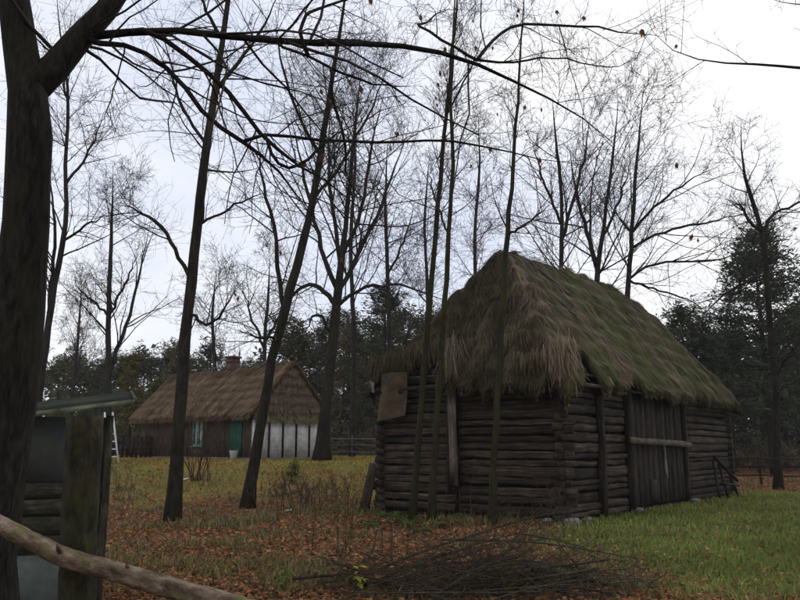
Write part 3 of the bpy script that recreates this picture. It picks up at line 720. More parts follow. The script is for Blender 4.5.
thick_log(ff, [kn + [.03, .05, .02], kn + [-.012, -.01, 0]], [(0, .03), (.7, .026), (1, .014)], M['post'], 'knot', 6, 10, 9, .08)
kn = at(98, 470, 2.95) - o0
rl = empty('fence_rail', at(60, 553, 2.86), 0, 'slanting bark-covered pole rail across the lower left corner', 'rail'); o1 = np.array(rl.location)
rp_ = [at(-90, 486, 2.95), at(-30, 511, 2.9), at(0, 525, 2.88), at(40, 545, 2.86), at(60, 556, 2.85), at(90, 565, 2.84), at(120, 573, 2.82), at(165, 587, 2.78), at(210, 599, 2.74), at(255, 612, 2.7), at(320, 632, 2.65), at(400, 658, 2.6)]
thick_log(rl, [p - o1 for p in rp_], [(0, .030), (.3, .034), (.6, .038), (1, .040)], M['rail'], 'pole', 90, 24, 6, .075)
for px, py, sc_ in ((58, 549, .62), (127, 569, .5), (207, 588, .45)):
    k0 = at(px, py, 2.8) - o1
    thick_log(rl, [k0 + [0, .03, -.02], k0 + [.004, -.014, .014]], [(0, .018 * sc_), (.7, .014 * sc_), (1, .007)], M['rail'], 'branch_stub', 5, 8, 4, .1)

# ================================================================== bare trees
def lvl_curve(rng, p0, d, Ln, r0, n, wig, trop, tip=.3):
    Mn = len(p0); pts = np.zeros((Mn, n + 1, 3)); pts[:, 0] = p0; d = nrm(d).copy(); st = (Ln / n)[:, None]
    for i in range(n):
        d = nrm(d + rng.normal(0, wig, (Mn, 3)) + np.array([0, 0, trop])); pts[:, i + 1] = pts[:, i] + d * st
    rad = r0[:, None] * np.linspace(1, tip, n + 1)[None]
    return pts, rad
def lvl_children(rng, pts, rad, Ln, k, t0, ang, lr, rr, rmin, lmin=.12):
    Mn, n, _ = pts.shape
    t = rng.uniform(t0, 1, (Mn, k)); t[:, 0] = np.maximum(t[:, 0], .9)
    f = t * (n - 1); i = np.minimum(f.astype(int), n - 2); u = (f - i)[..., None]
    m_ = np.arange(Mn)[:, None]
    P = pts[m_, i] * (1 - u) + pts[m_, i + 1] * u; T = nrm(pts[m_, i + 1] - pts[m_, i])
    rd = rad[m_, i] * (1 - u[..., 0]) + rad[m_, i + 1] * u[..., 0]
    q = rng.normal(0, 1, (Mn, k, 3)); q = nrm(q - (q * T).sum(-1, keepdims=True) * T)
    a = R(1) * rng.normal(ang, 12, (Mn, k))[..., None]
    D = T * np.cos(a) + q * np.sin(a)
    Lc = np.maximum(lmin, Ln[:, None] * lr * rng.uniform(.35, 1.25, (Mn, k)) * (1.1 - .45 * t)); rc = np.maximum(rmin, rd * rr * rng.uniform(.7, 1.05, (Mn, k)))
    return P.reshape(-1, 3), D.reshape(-1, 3), Lc.ravel(), rc.ravel()
def traced(pix, Y, dY=0.):
    """pix: (x, y, width px) down the limb -> points and radii"""
    n = len(pix); P = np.array([at(x, y, Y + dY * i / max(1, n - 1)) for i, (x, y, w_) in enumerate(pix)])
    rr = np.array([w_ / 2 / F * (.78 if Y > 8 else .88) * (Y + dY * i / max(1, n - 1)) for i, (x, y, w_) in enumerate(pix)])
    return P, rr
def bare_tree(name, label, trunk, Y, mats, limbs=(), seed=1, k=(9, 6, 6, 4), L1=(1.6, 3.0), t0=.35, ang=(48, 50, 50, 48), trop=.05, wig=.12, rmin=.0045, group=None, base=None, dY=0., limb_parts=True, nl=4, leaves=0, limb_dY=None, lr=.70, flare=1.3, tmat=None, cat='tree', extra_limb_k=None):
    rng = np.random.default_rng(seed)
    P, rr = traced(trunk, Y, dY)
    if base is not None: P[0] = base
    org = P[0].copy(); org[2] = min(org[2], float(H(org[0], org[1])))
    root = empty(name, org, 0, label, cat, group)
    pr = np.concatenate([P, rr[:, None]], 1)
    n0 = 26; tr_ = resample(pr, n0); tr_[:, :2] += rng.normal(0, .012, (n0, 2)); tr_[0, :3] = P[0]; tr_[0, 2] -= .15
    rad = tr_[:, 3].copy(); rad[0] *= flare * 1.15; rad[1] *= 1 + (flare - 1) * .4; rad *= 1 + rng.uniform(-.05, .05, n0); rad[-5:] *= np.array([.9, .75, .6, .4, .2])
    tl = np.array([np.linalg.norm(np.diff(tr_[:, :3], axis=0), axis=1).sum()])
    V, fs = tubes(tr_[None, :, :3] - org, rad[None], 12); mesh_np('trunk', V, fs, mats[0], root, smooth=True)
    polys = []
    for li, lm in enumerate(limbs):
        lp, lrr = traced(lm, Y + (dY * .5), (limb_dY[li] if limb_dY else rng.uniform(-1.5, 1.5) * Y / 30))
        # start the limb on the nearest trunk point or limb
        allp = np.concatenate([tr_[:, :3]] + [q[0] for q in polys]); scr = lp[0]
        dd = np.linalg.norm((allp - scr), axis=1); j = dd.argmin()
        if dd[j] < 1.0 * max(1, Y / 15): lp[0] = allp[j]
        c = resample(np.concatenate([lp, lrr[:, None]], 1), 14); c[1:-1, :3] += rng.normal(0, .02 * Y / 20, (12, 3)) + (np.sin(np.linspace(0, rng.uniform(7, 12), 12) + rng.uniform(0, 6)) * (.035 if Y < 8 else .0))[:, None] * rng.normal(0, .6, 3); c[:, 3] *= np.concatenate([np.ones(8), np.linspace(1, .3, 6)]); polys.append((c[:, :3], c[:, 3]))
    tp = tr_[None, :, :3]; trd = rad[None]
    # first-level limbs from the trunk
    p0, d0, l0, r0 = lvl_children(rng, tp, trd, tl, k[0], t0, ang[0], 1, .5, rmin)
    hfrac = np.clip((p0[:, 2] - org[2]) / max(.1, tr_[-1, 2] - org[2]), 0, 1)
    l0 = rng.uniform(*L1, len(l0)) * (1.15 - .6 * hfrac)
    r0 = np.minimum(r0 * .75, l0 * .012 + rmin)
    c1, cr1 = lvl_curve(rng, p0, d0, l0, r0, 9, wig * .6, trop, .18)
    lv1 = [(c1, cr1, l0)]
    if polys:
        PP = np.stack([np.concatenate([q[0][:1], q[0][np.linspace(1, 13, 9).astype(int)]]) for q in polys]); PR = np.stack([np.concatenate([q[1][:1], q[1][np.linspace(1, 13, 9).astype(int)]]) for q in polys])
        for q in polys:
            V, fs = tubes(q[0][None] - org, q[1][None], 8); mesh_np('limb', V, fs, mats[0], root, smooth=True)
        lv1.append((PP, PR, np.linalg.norm(np.diff(PP, axis=1), axis=2).sum(1)))
    if limb_parts:
        for i in range(len(c1)):
            V, fs = tubes(c1[i:i + 1] - org, cr1[i:i + 1], 6); mesh_np('limb', V, fs, mats[0], root, smooth=True)
        tw = []
    else: tw = [tubes(c1 - org, cr1, 5, False)]
    cur = lv1; tips = []
    for lev in range(1, nl):
        nxt = []
        for li, (c, cr, ln) in enumerate(cur):
            kk = k[lev]
            if lev == 1 and li == 1: kk = extra_limb_k or int(kk * 1.6)
            p, d, l_, r_ = lvl_children(rng, c, cr, ln, kk, .12, ang[lev], lr, .5, rmin * (1., 1.35, 1.05, .85)[lev])
            l_ = np.minimum(l_, L1[1] * (.8, .8, .5, .34)[lev])
            n = (9, 6, 4, 2)[lev] if lev < 4 else 3
            r_ = np.minimum(r_, rmin * 1.4 + l_ * .008)
            cc, rc = lvl_curve(rng, p, d, l_, r_, n, wig * (.8 if lev < 3 else 1.0), trop * .5, .4)
            tw.append(tubes(cc - org, rc, 4 if lev == 1 else 3, False)); nxt.append((cc, rc, l_)); tips.append(cc[:, -1])
        cur = nxt
    V, fs = merge(tw); cr = mesh_np('twigs', V, fs, mats[1], root); cr['kind'] = 'stuff'
    if leaves:
        T = np.concatenate(tips); T = T[rng.integers(0, len(T), leaves)]
        for p in T: leaf(root, p - org, rng, .10 if Y > 10 else .055)
    return root
LEAFMESH = {}
def leaf(parent, loc, rng, s=.11):
    if 'm' not in LEAFMESH:
        V = []; Fc = []
        for q in range(3):
            a = q * 2.1; ca, sa = math.cos(a), math.sin(a)
            for x, y, z in ((0, 0, 0), (.42, .12, -.55), (.12, .3, -1.45), (-.22, .2, -.7)): V.append((x * ca - y * sa, x * sa + y * ca, z))
            Fc.append((q * 4, q * 4 + 1, q * 4 + 2, q * 4 + 3))
        o = mesh_np('leaf', np.array(V), np.array(Fc), M['leafy'], None, {'tint': np.tile([.15, .06, .025, 1], (12, 1))}); LEAFMESH['m'] = o.data; bpy.data.objects.remove(o)
    o = bpy.data.objects.new('leaf', LEAFMESH['m']); COL.objects.link(o); o.parent = parent; o.location = tuple(map(float, loc)); k = s * rng.uniform(.6, 1.1); o.scale = (k, k, k); o.rotation_euler = (rng.uniform(-.4, .4), rng.uniform(-.4, .4), rng.uniform(0, 6))

BKD = (M['bark_dark'], M['twig']); BKM = (M['bark_mid'], M['twig']); BKG = (M['bark_green'], M['twig']); BKF = (M['bark_far'], M['twig'])
# --- A: the big forked tree at the left edge
YA = 5.6
bA = at(-18, 640, YA); bA[2] = float(H(bA[0], bA[1]))
bare_tree('forked_tree', 'big dark forked tree in the left foreground with a limb arching over', [(-22, 670, 62), (-14, 600, 60), (-4, 500, 58), (9, 400, 56), (22, 300, 53), (30, 200, 51), (31, 110, 52), (24, 60, 40), (16, 20, 36), (10, -30, 33), (0, -130, 28), (-5, -260, 18), (-8, -380, 8)], YA, BKD,
  limbs=[[(42, 92, 40), (54, 72, 36), (72, 52, 31), (92, 28, 28), (112, 4, 26), (135, -30, 24), (170, -90, 20), (200, -170, 14), (230, -280, 6)],
         [(108, 22, 12), (130, 25, 9), (170, 28, 8), (220, 33, 8), (262, 43, 9), (300, 46, 9), (340, 46, 8), (380, 41, 7), (402, 40, 7), (430, 44, 6), (460, 55, 5.5), (490, 68, 5), (530, 88, 4.5), (560, 105, 4), (595, 118, 4), (612, 142, 3)],
         [(120, 8, 9), (140, 16, 7), (170, 38, 6.5), (195, 62, 6), (220, 85, 6), (245, 115, 6), (268, 142, 5), (290, 158, 4), (330, 185, 3), (380, 225, 2)],
         [(98, 38, 9), (125, 42, 6), (150, 57, 6), (180, 85, 6), (210, 112, 6), (240, 140, 5.5), (268, 168, 5), (300, 195, 3), (330, 230, 2)],
         [(477, 60, 4.5), (487, 45, 4), (500, 30, 4), (530, 21, 3.5), (585, 24, 3), (630, 37, 2.5), (664, 37, 1.5)],
         [(250, 120, 5), (268, 134, 4), (285, 133, 4), (300, 137, 4), (325, 142, 4), (345, 138, 4), (380, 138, 3.5), (420, 143, 3), (470, 146, 3), (530, 152, 2.5), (590, 165, 1.5)],
         [(260, 135, 4.5), (272, 160, 4), (288, 170, 4), (302, 165, 4), (322, 147, 3), (345, 128, 2), (380, 110, 1.5)],
         [(300, 46, 4), (330, 70, 3.5), (365, 80, 3), (390, 88, 3), (410, 86, 2)], [(290, 45, 5), (294, 25, 5), (315, 8, 4), (350, 0, 3), (380, -12, 2)], [(405, 38, 4), (412, 22, 3), (430, 20, 3), (450, 8, 2)],
         [(130, 30, 2.2), (126, 60, 2), (112, 85, 1.8), (106, 110, 1.6), (102, 142, 1)], [(520, 84, 3.5), (560, 60, 2), (610, 66, 1.5), (640, 58, 1)], [(330, 46, 4), (335, 85, 4), (337, 130, 3.5), (350, 170, 2.5), (362, 215, 1.5)]],
  limb_dY=[.5, 1.6, .8, .4, 1.5, 1.2, .6, 1.0, .9, 1.1, .2, 1.2, .8], seed=4, k=(7, 5, 4, 3), L1=(1.0, 2.4), t0=.72, wig=.21, trop=.02, rmin=.0021, nl=4, leaves=26, lr=.42, extra_limb_k=12)
# --- B, C: straight and leaning mid-ground trees
gB = ground_at(172, 523); gC = ground_at(247, 508); gE1 = ground_at(412, 521); gE2 = ground_at(431, 523); gE3 = on_ground(490, 17.3)
bare_tree('slender_tree', 'tall dark tree with upright trunk in the leaf litter left of centre', [(172, 525, 18), (177, 450, 16), (183, 370, 15), (190, 290, 14), (200, 200, 12.5), (210, 120, 11), (222, 50, 8), (228, 0, 7), (236, -70, 5), (246, -150, 2.5)], gB[1], BKM,
  limbs=[[(186, 272, 6), (170, 240, 5), (156, 217, 5), (130, 211, 4), (121, 196, 2.5)], [(190, 322, 5), (205, 327, 4), (222, 316, 3.5), (235, 290, 2)], [(203, 215, 4), (235, 205, 3), (270, 190, 2)], [(214, 95, 6), (240, 60, 5), (262, 30, 4), (280, -10, 2.5)], [(207, 150, 5), (180, 110, 3.5), (170, 60, 2.5), (160, 20, 1.5)], [(222, 45, 6), (205, 10, 4), (195, -40, 2)]],
  base=gB, seed=12, k=(18, 8, 6, 2), L1=(1.3, 2.8), t0=.45, rmin=.0042, leaves=5)
bare_tree('leaning_tree', 'dark tree leaning to the right in front of the cottage', [(247, 508, 15), (262, 420, 13), (273, 350, 12.5), (290, 290, 12), (306, 235, 11), (317, 180, 9.5), (325, 125, 8), (334, 65, 6), (344, 10, 5), (352, -50, 3)], gC[1], BKM,
  limbs=[[(283, 312, 6), (276, 270, 6), (277, 235, 5), (262, 180, 4), (255, 130, 3)], [(312, 205, 5), (345, 160, 4), (372, 110, 3), (390, 60, 2)], [(320, 150, 5), (295, 110, 4), (280, 60, 3), (275, 10, 2)], [(279, 325, 4), (262, 338, 3), (240, 330, 2)]],
  base=gC, seed=21, k=(18, 8, 6, 2), L1=(1.4, 2.9), t0=.42, rmin=.0045, leaves=4)
# --- E: three thin saplings in front of the barn
bare_tree('sapling', 'leftmost of the thin greenish saplings in front of the barn end', [(412, 522, 9), (417, 450, 8), (422, 390, 7.5), (430, 300, 7), (437, 220, 6.5), (443, 150, 5.5), (449, 80, 4.5), (457, 10, 4), (460, -50, 2)], gE1[1], BKG, limbs=[[(449, 110, 3), (470, 70, 2.2), (485, 30, 1.5)]], base=gE1, seed=31, k=(16, 7, 5, 2), L1=(.9, 2.0), t0=.5, rmin=.0042, leaves=8, ang=(38, 40, 40, 40))
bare_tree('sapling', 'thin greenish sapling second from the left before the barn end', [(431, 524, 9), (435, 450, 8), (439, 390, 7.5), (445, 300, 7), (449, 230, 6), (453, 150, 5), (450, 90, 4), (455, 30, 4), (453, -40, 2)], gE2[1], BKG, limbs=[[(446, 240, 3), (437, 205, 3), (428, 170, 2)]], base=gE2, seed=32, k=(16, 7, 5, 2), L1=(.9, 1.9), t0=.5, rmin=.0042, leaves=6, ang=(38, 40, 40, 40))
bare_tree('sapling', 'thin sapling rising in front of the barn roof peak', [(490, 513, 9), (494, 450, 8.5), (498, 390, 8), (502, 320, 8), (506, 250, 7), (511, 190, 5.5), (517, 110, 4), (521, 50, 3), (524, 0, 2.5), (526, -40, 1.5)], gE3[1], BKG, limbs=[[(508, 240, 4), (525, 225, 3), (550, 205, 2)]], base=gE3, seed=33, k=(16, 7, 5, 2), L1=(.9, 1.9), t0=.48, rmin=.0042, leaves=7, ang=(36, 40, 40, 40))
# --- D: the large many-stemmed tree by the gable
gD = on_ground(322, 35.5)
bare_tree('spreading_tree', 'large many-limbed bare tree at the right corner of the cottage gable', [(321, 462, 20), (325, 420, 15), (330, 370, 13.5), (335, 320, 12.5), (338, 290, 11.5), (344, 240, 7), (350, 180, 5.5), (356, 120, 4), (362, 60, 2)], 35.5, BKM,
  limbs=[[(337, 292, 7), (325, 262, 6), (314, 215, 5), (300, 160, 3.5), (290, 110, 2)], [(339, 284, 7), (356, 258, 6), (374, 225, 5), (392, 180, 3.5), (408, 130, 2)], [(336, 300, 7), (322, 285, 6), (305, 284, 5), (285, 300, 3.5), (272, 315, 2)], [(338, 312, 6), (352, 292, 4.5), (368, 284, 4), (400, 284, 3.2), (430, 294, 3), (445, 300, 2)], [(334, 335, 4), (320, 312, 4), (312, 316, 3), (305, 340, 2)], [(340, 280, 6), (336, 230, 5), (328, 170, 4), (330, 110, 2.5)], [(344, 262, 5.5), (362, 210, 4.5), (370, 150, 3.5), (385, 90, 2)]],
  base=gD, seed=41, k=(17, 9, 6, 2), L1=(3.2, 6.2), t0=.5, rmin=.0085, leaves=0, trop=.09, extra_limb_k=13)
# --- G: trees behind the barn roof
for i, (lab, tk, lm, Y, sd_) in enumerate([
  ('bare tree behind the barn nearest the roof peak', [(556, 470, 8), (560, 300, 6.5), (562, 235, 5.5), (562, 190, 4.5), (556, 140, 4.5), (552, 95, 2)], [[(562, 240, 5), (575, 195, 4), (586, 150, 3), (592, 110, 1.5)], [(562, 225, 4), (545, 185, 3), (532, 140, 2)]], 36, 51),
  ('bare tree with twin stems behind the middle of the barn ridge', [(596, 470, 9), (596, 330, 8), (597, 268, 7), (604, 225, 5), (610, 180, 4), (616, 130, 3), (618, 90, 1.5)], [[(596, 270, 7), (587, 232, 5.5), (578, 200, 4), (570, 150, 2.5)], [(604, 235, 4), (620, 200, 3), (632, 160, 2)]], 38, 52),
  ('bare tree with long side boughs behind the falling end of the barn ridge', [(622, 470, 9), (626, 320, 7.5), (629, 270, 6.5), (633, 220, 5.5), (635, 180, 4.5), (640, 130, 3.2), (644, 85, 2)], [[(629, 285, 3.5), (650, 262, 3.2), (690, 262, 2.6), (730, 258, 2), (765, 240, 1)], [(632, 235, 4.5), (655, 205, 3.5), (690, 180, 2.5), (720, 165, 1.5)], [(631, 250, 4), (660, 232, 3.5), (705, 222, 3), (745, 215, 1.5)], [(629, 275, 3.5), (640, 285, 3), (665, 292, 2.5), (690, 300, 2), (710, 315, 1)]], 40, 53)]):
    bare_tree('bare_tree', lab, tk, Y, BKF, limbs=lm, base=on_ground(tk[0][0], Y), seed=sd_, k=(15, 8, 6, 2), L1=(3.4, 7.0), t0=.40, rmin=.0085, trop=.07, ang=(44, 44, 46, 46), group='bare trees behind the barn', leaves=0, extra_limb_k=11)
# --- F: the thin tree at the right
gF = ground_at(778, 490)
bare_tree('crooked_tree', 'crooked dark tree beside the rail fence right of the barn', [(778, 492, 10), (777, 440, 8.5), (776, 390, 8), (770, 330, 7.5), (766, 270, 7), (762, 228, 6.5), (750, 195, 5), (742, 170, 4), (741, 140, 3.5), (741, 122, 2)], gF[1], BKD,
  limbs=[[(762, 232, 4), (748, 222, 4), (742, 205, 3.5), (730, 200, 2)], [(763, 230, 4), (775, 212, 3.5), (798, 203, 3), (830, 195, 2)], [(766, 275, 3), (742, 283, 3), (720, 298, 2.5), (700, 318, 1.5)], [(774, 375, 3), (790, 350, 2), (805, 340, 1.5)]],
  base=gF, seed=61, k=(18, 8, 6, 2), L1=(1.5, 3.2), t0=.35, rmin=.007, trop=.05)
# --- H.. : bare trees at the left back
bare_tree('bare_tree', 'bare forked tree behind the small shed roof', [(108, 460, 9), (109, 390, 8), (108, 330, 7), (110, 270, 5.5), (112, 220, 4), (113, 170, 2)], 40, BKF, limbs=[[(110, 372, 6), (121, 340, 5), (133, 305, 4), (141, 265, 3), (150, 225, 1.5)], [(109, 310, 4), (125, 285, 3), (138, 255, 2)], [(108, 320, 3.5), (92, 300, 3), (75, 285, 2)]], base=on_ground(108, 40), seed=71, k=(14, 8, 6, 2), L1=(2.2, 4.2), t0=.4, rmin=.0085, trop=.06, group='bare trees at the left back')
bare_tree('bare_tree', 'tall bare tree seen just right of the forked foreground trunk', [(30, 470, 11), (38, 400, 9.5), (48, 330, 8.5), (56, 270, 8), (68, 225, 6), (64, 170, 5), (70, 100, 4), (60, 30, 3), (55, -20, 1.5)], 27, BKF, limbs=[[(50, 320, 5), (52, 270, 5), (56, 220, 4), (48, 160, 3)], [(62, 250, 4), (85, 225, 3), (110, 212, 1.5)], [(66, 190, 4), (90, 150, 3), (105, 110, 1.5)], [(70, 100, 3.5), (60, 60, 3), (72, 20, 2)]], base=on_ground(30, 27), seed=72, k=(16, 8, 6, 2), L1=(2.0, 3.8), t0=.4, rmin=.006, group='bare trees at the left back')
bare_tree('bare_tree', 'small bare tree showing above the cottage ridge', [(268, 450, 6), (266, 390, 5.5), (264, 345, 5), (268, 300, 3.5), (270, 255, 1.5)], 52, BKF, limbs=[[(264, 350, 4), (252, 320, 3), (243, 290, 2)], [(265, 345, 4), (280, 315, 3), (292, 280, 2)]], base=on_ground(268, 52), seed=73, k=(12, 7, 6, 3), L1=(2.4, 4.2), t0=.5, rmin=.011, group='bare trees at the left back')
bare_tree('bare_tree', 'thin upright bare tree between the cottage tree and the barn', [(394, 455, 7), (391, 390, 6.5), (389, 320, 6), (387, 260, 5), (385, 200, 4), (388, 140, 2)], 44, BKF, limbs=[[(388, 270, 3.5), (405, 240, 2.5), (415, 200, 1.5)]], base=on_ground(394, 44), seed=74, k=(14, 8, 6, 2), L1=(2.2, 4.4), t0=.4, rmin=.0095, group='bare trees at the left back')
bare_tree('bare_tree', 'pale fine-twigged bare tree in the gap left of the barn roof', [(425, 450, 6), (424, 380, 5.5), (428, 300, 4.5), (424, 220, 3.5), (430, 150, 1.5)], 50, BKF, base=on_ground(425, 50), seed=75, k=(18, 9, 6, 2), L1=(2.8, 5), t0=.35, rmin=.010, group='bare trees at the left back')
bare_tree('bare_tree', 'reddish fine-twigged bare tree behind the barn peak', [(476, 450, 6), (478, 330, 5.5), (474, 240, 4.5), (480, 170, 3.5), (478, 110, 1.5)], 48, (M['bark_far'], M['twig_red']), base=on_ground(476, 48), seed=76, k=(18, 9, 6, 2), L1=(2.8, 5), t0=.4, rmin=.0095, group='bare trees at the left back')
bare_tree('bare_tree', 'reddish fine-twigged bare tree behind the cottage tree', [(352, 450, 7), (354, 330, 6), (350, 240, 5), (356, 160, 3.5), (352, 90, 1.5)], 50, (M['bark_far'], M['twig_red']), base=on_ground(352, 50), seed=77, k=(20, 9, 6, 2), L1=(3, 5.4), t0=.35, rmin=.010, group='bare trees at the left back')
bare_tree('bare_tree', 'faint small bare tree between the shed and the dark upright tree', [(70, 450, 5), (72, 400, 4.5), (78, 340, 3.5), (82, 280, 1.5)], 56, (M['bark_far'], M['twig_red']), base=on_ground(70, 56), seed=78, k=(16, 8, 6, 2), L1=(2.6, 4.8), t0=.35, rmin=.011, group='bare trees at the left back')
bare_tree('bare_tree', 'faint fine bare tree left of the cottage chimney', [(218, 450, 6), (216, 380, 5), (212, 320, 4), (216, 270, 1.5)], 56, (M['bark_far'], M['twig_red']), base=on_ground(218, 56), seed=79, k=(16, 8, 6, 2), L1=(2.6, 4.8), t0=.35, rmin=.011, group='bare trees at the left back')
# --- a tree outside the right edge that reaches a bough into the picture
bare_tree('overhanging_tree', 'tree beyond the right edge reaching a thin bough into the sky', [(985, 560, 22), (980, 400, 18), (972, 250, 15), (965, 100, 12), (960, 0, 9), (958, -120, 4)], 10.5, BKD,
  limbs=[[(966, 120, 7), (900, 90, 6), (840, 68, 5), (800, 66, 4.2), (772, 67, 3.5), (735, 63, 3), (690, 62, 2.5), (662, 54, 2), (642, 36, 1.5), (640, 10, 1)], [(962, 40, 6), (890, 20, 4), (830, 8, 3), (790, 4, 2), (750, -5, 1)]], limb_dY=[-.8, -.5], base=gnd(at(985, 440, 10.5)), seed=81, k=(6, 5, 4, 3), L1=(1, 1.9), t0=.5, rmin=.003, lr=.33, extra_limb_k=9)

# ================================================================== conifers and the wood
def needles(rng, C, n, size, col, wid=.05, flat=.5):
    m_ = len(C) * n
    P = np.repeat(C, n, 0); D = rng.normal(0, 1, (m_, 3)); D[:, 2] = D[:, 2] * flat + .25; D = nrm(D)
    Nn = nrm(rng.normal(0, 1, (m_, 3))); S = nrm(np.cross(D, Nn)); Ln = (size * rng.uniform(.5, 1.2, m_))[:, None]; W = (wid * rng.uniform(.6, 1.4, m_))[:, None]
    P = P + rng.normal(0, size * .25, (m_, 3))
    V = np.stack([P - S * W * .3, P + D * Ln * .5 - S * W, P + D * Ln, P + D * Ln * .5 + S * W], 1).reshape(-1, 3)
    q = np.arange(m_ * 4).reshape(-1, 4)
    c = np.array(col)[None] * np.repeat(rng.uniform(.6, 1.4, (len(C), 1)), n, 0) * rng.uniform(.75, 1.25, (m_, 1))
    return V, q, np.concatenate([np.repeat(c, 4, 0), np.ones((m_ * 4, 1))], 1)
def conifer(name, h, crown0, wid, seed, col, ntuft, n, size, nw, label=None, group=None, loc=(0, 0, 0), shape='pine', trunk=True):
    rng = np.random.default_rng(seed); root = empty(name, loc, rng.uniform(0, 6), label, 'tree', group)
    tz = np.linspace(0, h * .97, 10); tp = np.stack([rng.normal(0, .03, 10).cumsum(), rng.normal(0, .03, 10).cumsum(), tz], 1)
    parts = [tubes(tp[None], (np.linspace(.018, .003, 10) * h)[None], 8)]
    C = []
    nb = int(ntuft / 7)
    z = h * (crown0 + (1 - crown0) * rng.uniform(0, 1, nb) ** .9); t = (z / h - crown0) / (1 - crown0)
    if shape == 'pine': rad = wid * (.35 + .65 * np.sin(np.clip(t * 1.05 + .12, 0, 1) * math.pi) ** .7) * rng.uniform(.55, 1.15, nb)
    else: rad = wid * (1.02 - t) * rng.uniform(.75, 1.1, nb)
    a = rng.uniform(0, 2 * math.pi, nb)
    p0 = np.stack([np.interp(z, tz, tp[:, 0]), np.interp(z, tz, tp[:, 1]), z], 1); d = np.stack([np.cos(a), np.sin(a), rng.uniform(.0, .5, nb) if shape == 'pine' else rng.uniform(-.35, .1, nb)], 1)
    c, cr = lvl_curve(rng, p0, d, rad, np.full(nb, .012 * h / 4), 5, .12, .04)
    parts.append(tubes(c, cr, 3, False)); V, fs = merge(parts); mesh_np('trunk', V, fs, M['bark_far'], root, smooth=True)
    for k_ in range(7):
        u = rng.uniform(.35, 1., nb); f = u * 5; i = np.minimum(f.astype(int), 4); w_ = (f - i)[:, None]
        C.append(c[np.arange(nb), i] * (1 - w_) + c[np.arange(nb), i + 1] * w_ + rng.normal(0, size * .8, (nb, 3)) * np.array([1, 1, .6]))
    C = np.concatenate(C)
    V, q, tcol = needles(rng, C, n, size, col, nw)
    tag(mesh_np('crown', V, q, M['needle'], root, {'tint': tcol}), kind='stuff')
    return root
PC = (.062, .072, .052)
pr_ = on_ground(772, 48)
conifer('pine_tree', 14.8, .15, 4.9, 1, (.055, .070, .044), 1250, 14, .46, .04, 'big dark pine behind the crooked tree at the right edge', None, pr_)
conifer('pine_tree', 11.2, .12, 3.3, 2, (.055, .068, .038), 520, 14, .40, .035, 'bushy green pine between the cottage tree and the barn roof', None, on_ground(384, 52))
conifer('pine_tree', 9.2, .15, 2.4, 3, (.030, .040, .024), 380, 14, .40, .035, 'pine rising just right of the barn roof end', None, on_ground(704, 50))
# a young larch, still olive yellow
conifer('larch_tree', 6.6, .12, 2.1, 4, (.105, .088, .036), 360, 12, .36, .03, 'olive yellow larch in front of the dark wood left of the cottage', None, on_ground(128, 52), 'spruce')
conifer('larch_tree', 5.2, .1, 1.8, 5, (.085, .082, .03), 300, 12, .34, .03, 'smaller olive larch at the left of the cottage thatch', None, on_ground(158, 54), 'spruce')
# wood edge: individual trees, three kinds shared
PL = [conifer('pine_tree', 8.6, .10, 2.3, 14, (.088, .086, .050), 300, 12, .46, .04), conifer('pine_tree', 9.4, .18, 2.2, 15, (.07, .078, .05), 300, 12, .46, .04), conifer('spruce_tree', 9.0, .04, 2.3, 16, (.115, .092, .054), 320, 12, .44, .04, shape='spruce')]
protos = [conifer('pine_tree', 8.6, .12, 2.3, 11, PC, 300, 12, .46, .045), conifer('pine_tree', 9.6, .22, 2.2, 12, (.058, .070, .046), 300, 12, .46, .045), conifer('spruce_tree', 9.2, .06, 2.2, 13, (.050, .062, .044), 320, 12, .44, .045, shape='spruce')]
used = set(); rw = np.random.default_rng(99)
spots = []
for x in np.arange(-30, 262, 13.5): spots.append((x + rw.uniform(-4, 4), rw.uniform(62, 74), rw.uniform(.78, 1.02), 'left'))
for x in np.arange(290, 470, 12): spots.append((x + rw.uniform(-5, 5), rw.uniform(60, 72), rw.uniform(1.0, 1.3), 'middle'))
for x in np.arange(664, 850, 12): spots.append((x + rw.uniform(-4, 4), rw.uniform(53, 66), rw.uniform(.95, 1.22), 'right'))
LB = {'left': 'dark conifer in the wood edge behind and left of the cottage', 'middle': 'dark conifer in the wood edge between cottage and barn', 'right': 'dark conifer in the wood edge right of the barn'}
for i, (x, Y, s, side) in enumerate(spots):
    k_ = int(rw.integers(0, 3)); pr = protos[k_] if side == 'right' else PL[k_]; k_ = k_ + (10 if side == 'right' else 0)
    o = pr if k_ not in used else copy_tree(pr)
    used.add(k_)
    o.location = tuple(map(float, on_ground(x, Y))); o.rotation_euler = (0, 0, rw.uniform(0, 6)); o.scale = (s * rw.uniform(.9, 1.15), s * rw.uniform(.9, 1.15), s)
    tag(o, LB[side], 'tree', 'conifers of the wood edge, ' + side)
# the wood behind, one dark mass of trees
rng = np.random.default_rng(5); Cs = []; tr_parts = []
for i in range(420):
    X = rng.uniform(-110, 110); Y = rng.uniform(76, 112); h = rng.uniform(7, 10.5) * (1 + .12 * (X > 15)); g0 = float(H(X, Y))
    n = 34; t = rng.uniform(.02, 1, n); a = rng.uniform(0, 6.3, n); rr = 2.3 * (1.05 - t) * rng.uniform(.4, 1.1, n)
    Cs.append(np.stack([X + np.cos(a) * rr, Y + np.sin(a) * rr, g0 + t * h], 1)); tr_parts.append(((X, Y, g0), h))
V, q, tcol = needles(rng, np.concatenate(Cs), 5, 1.15, (.098, .094, .062), .19)
P2 = np.array([[(x, y, z - .2), (x, y, z + h * .5), (x, y, z + h * .95)] for (x, y, z), h in tr_parts]); v2, f2 = tubes(P2, np.tile([.16, .1, .03], (len(P2), 1)), 5, False)
tcol = np.concatenate([tcol, np.tile([.03, .024, .018, 1], (len(v2), 1))])
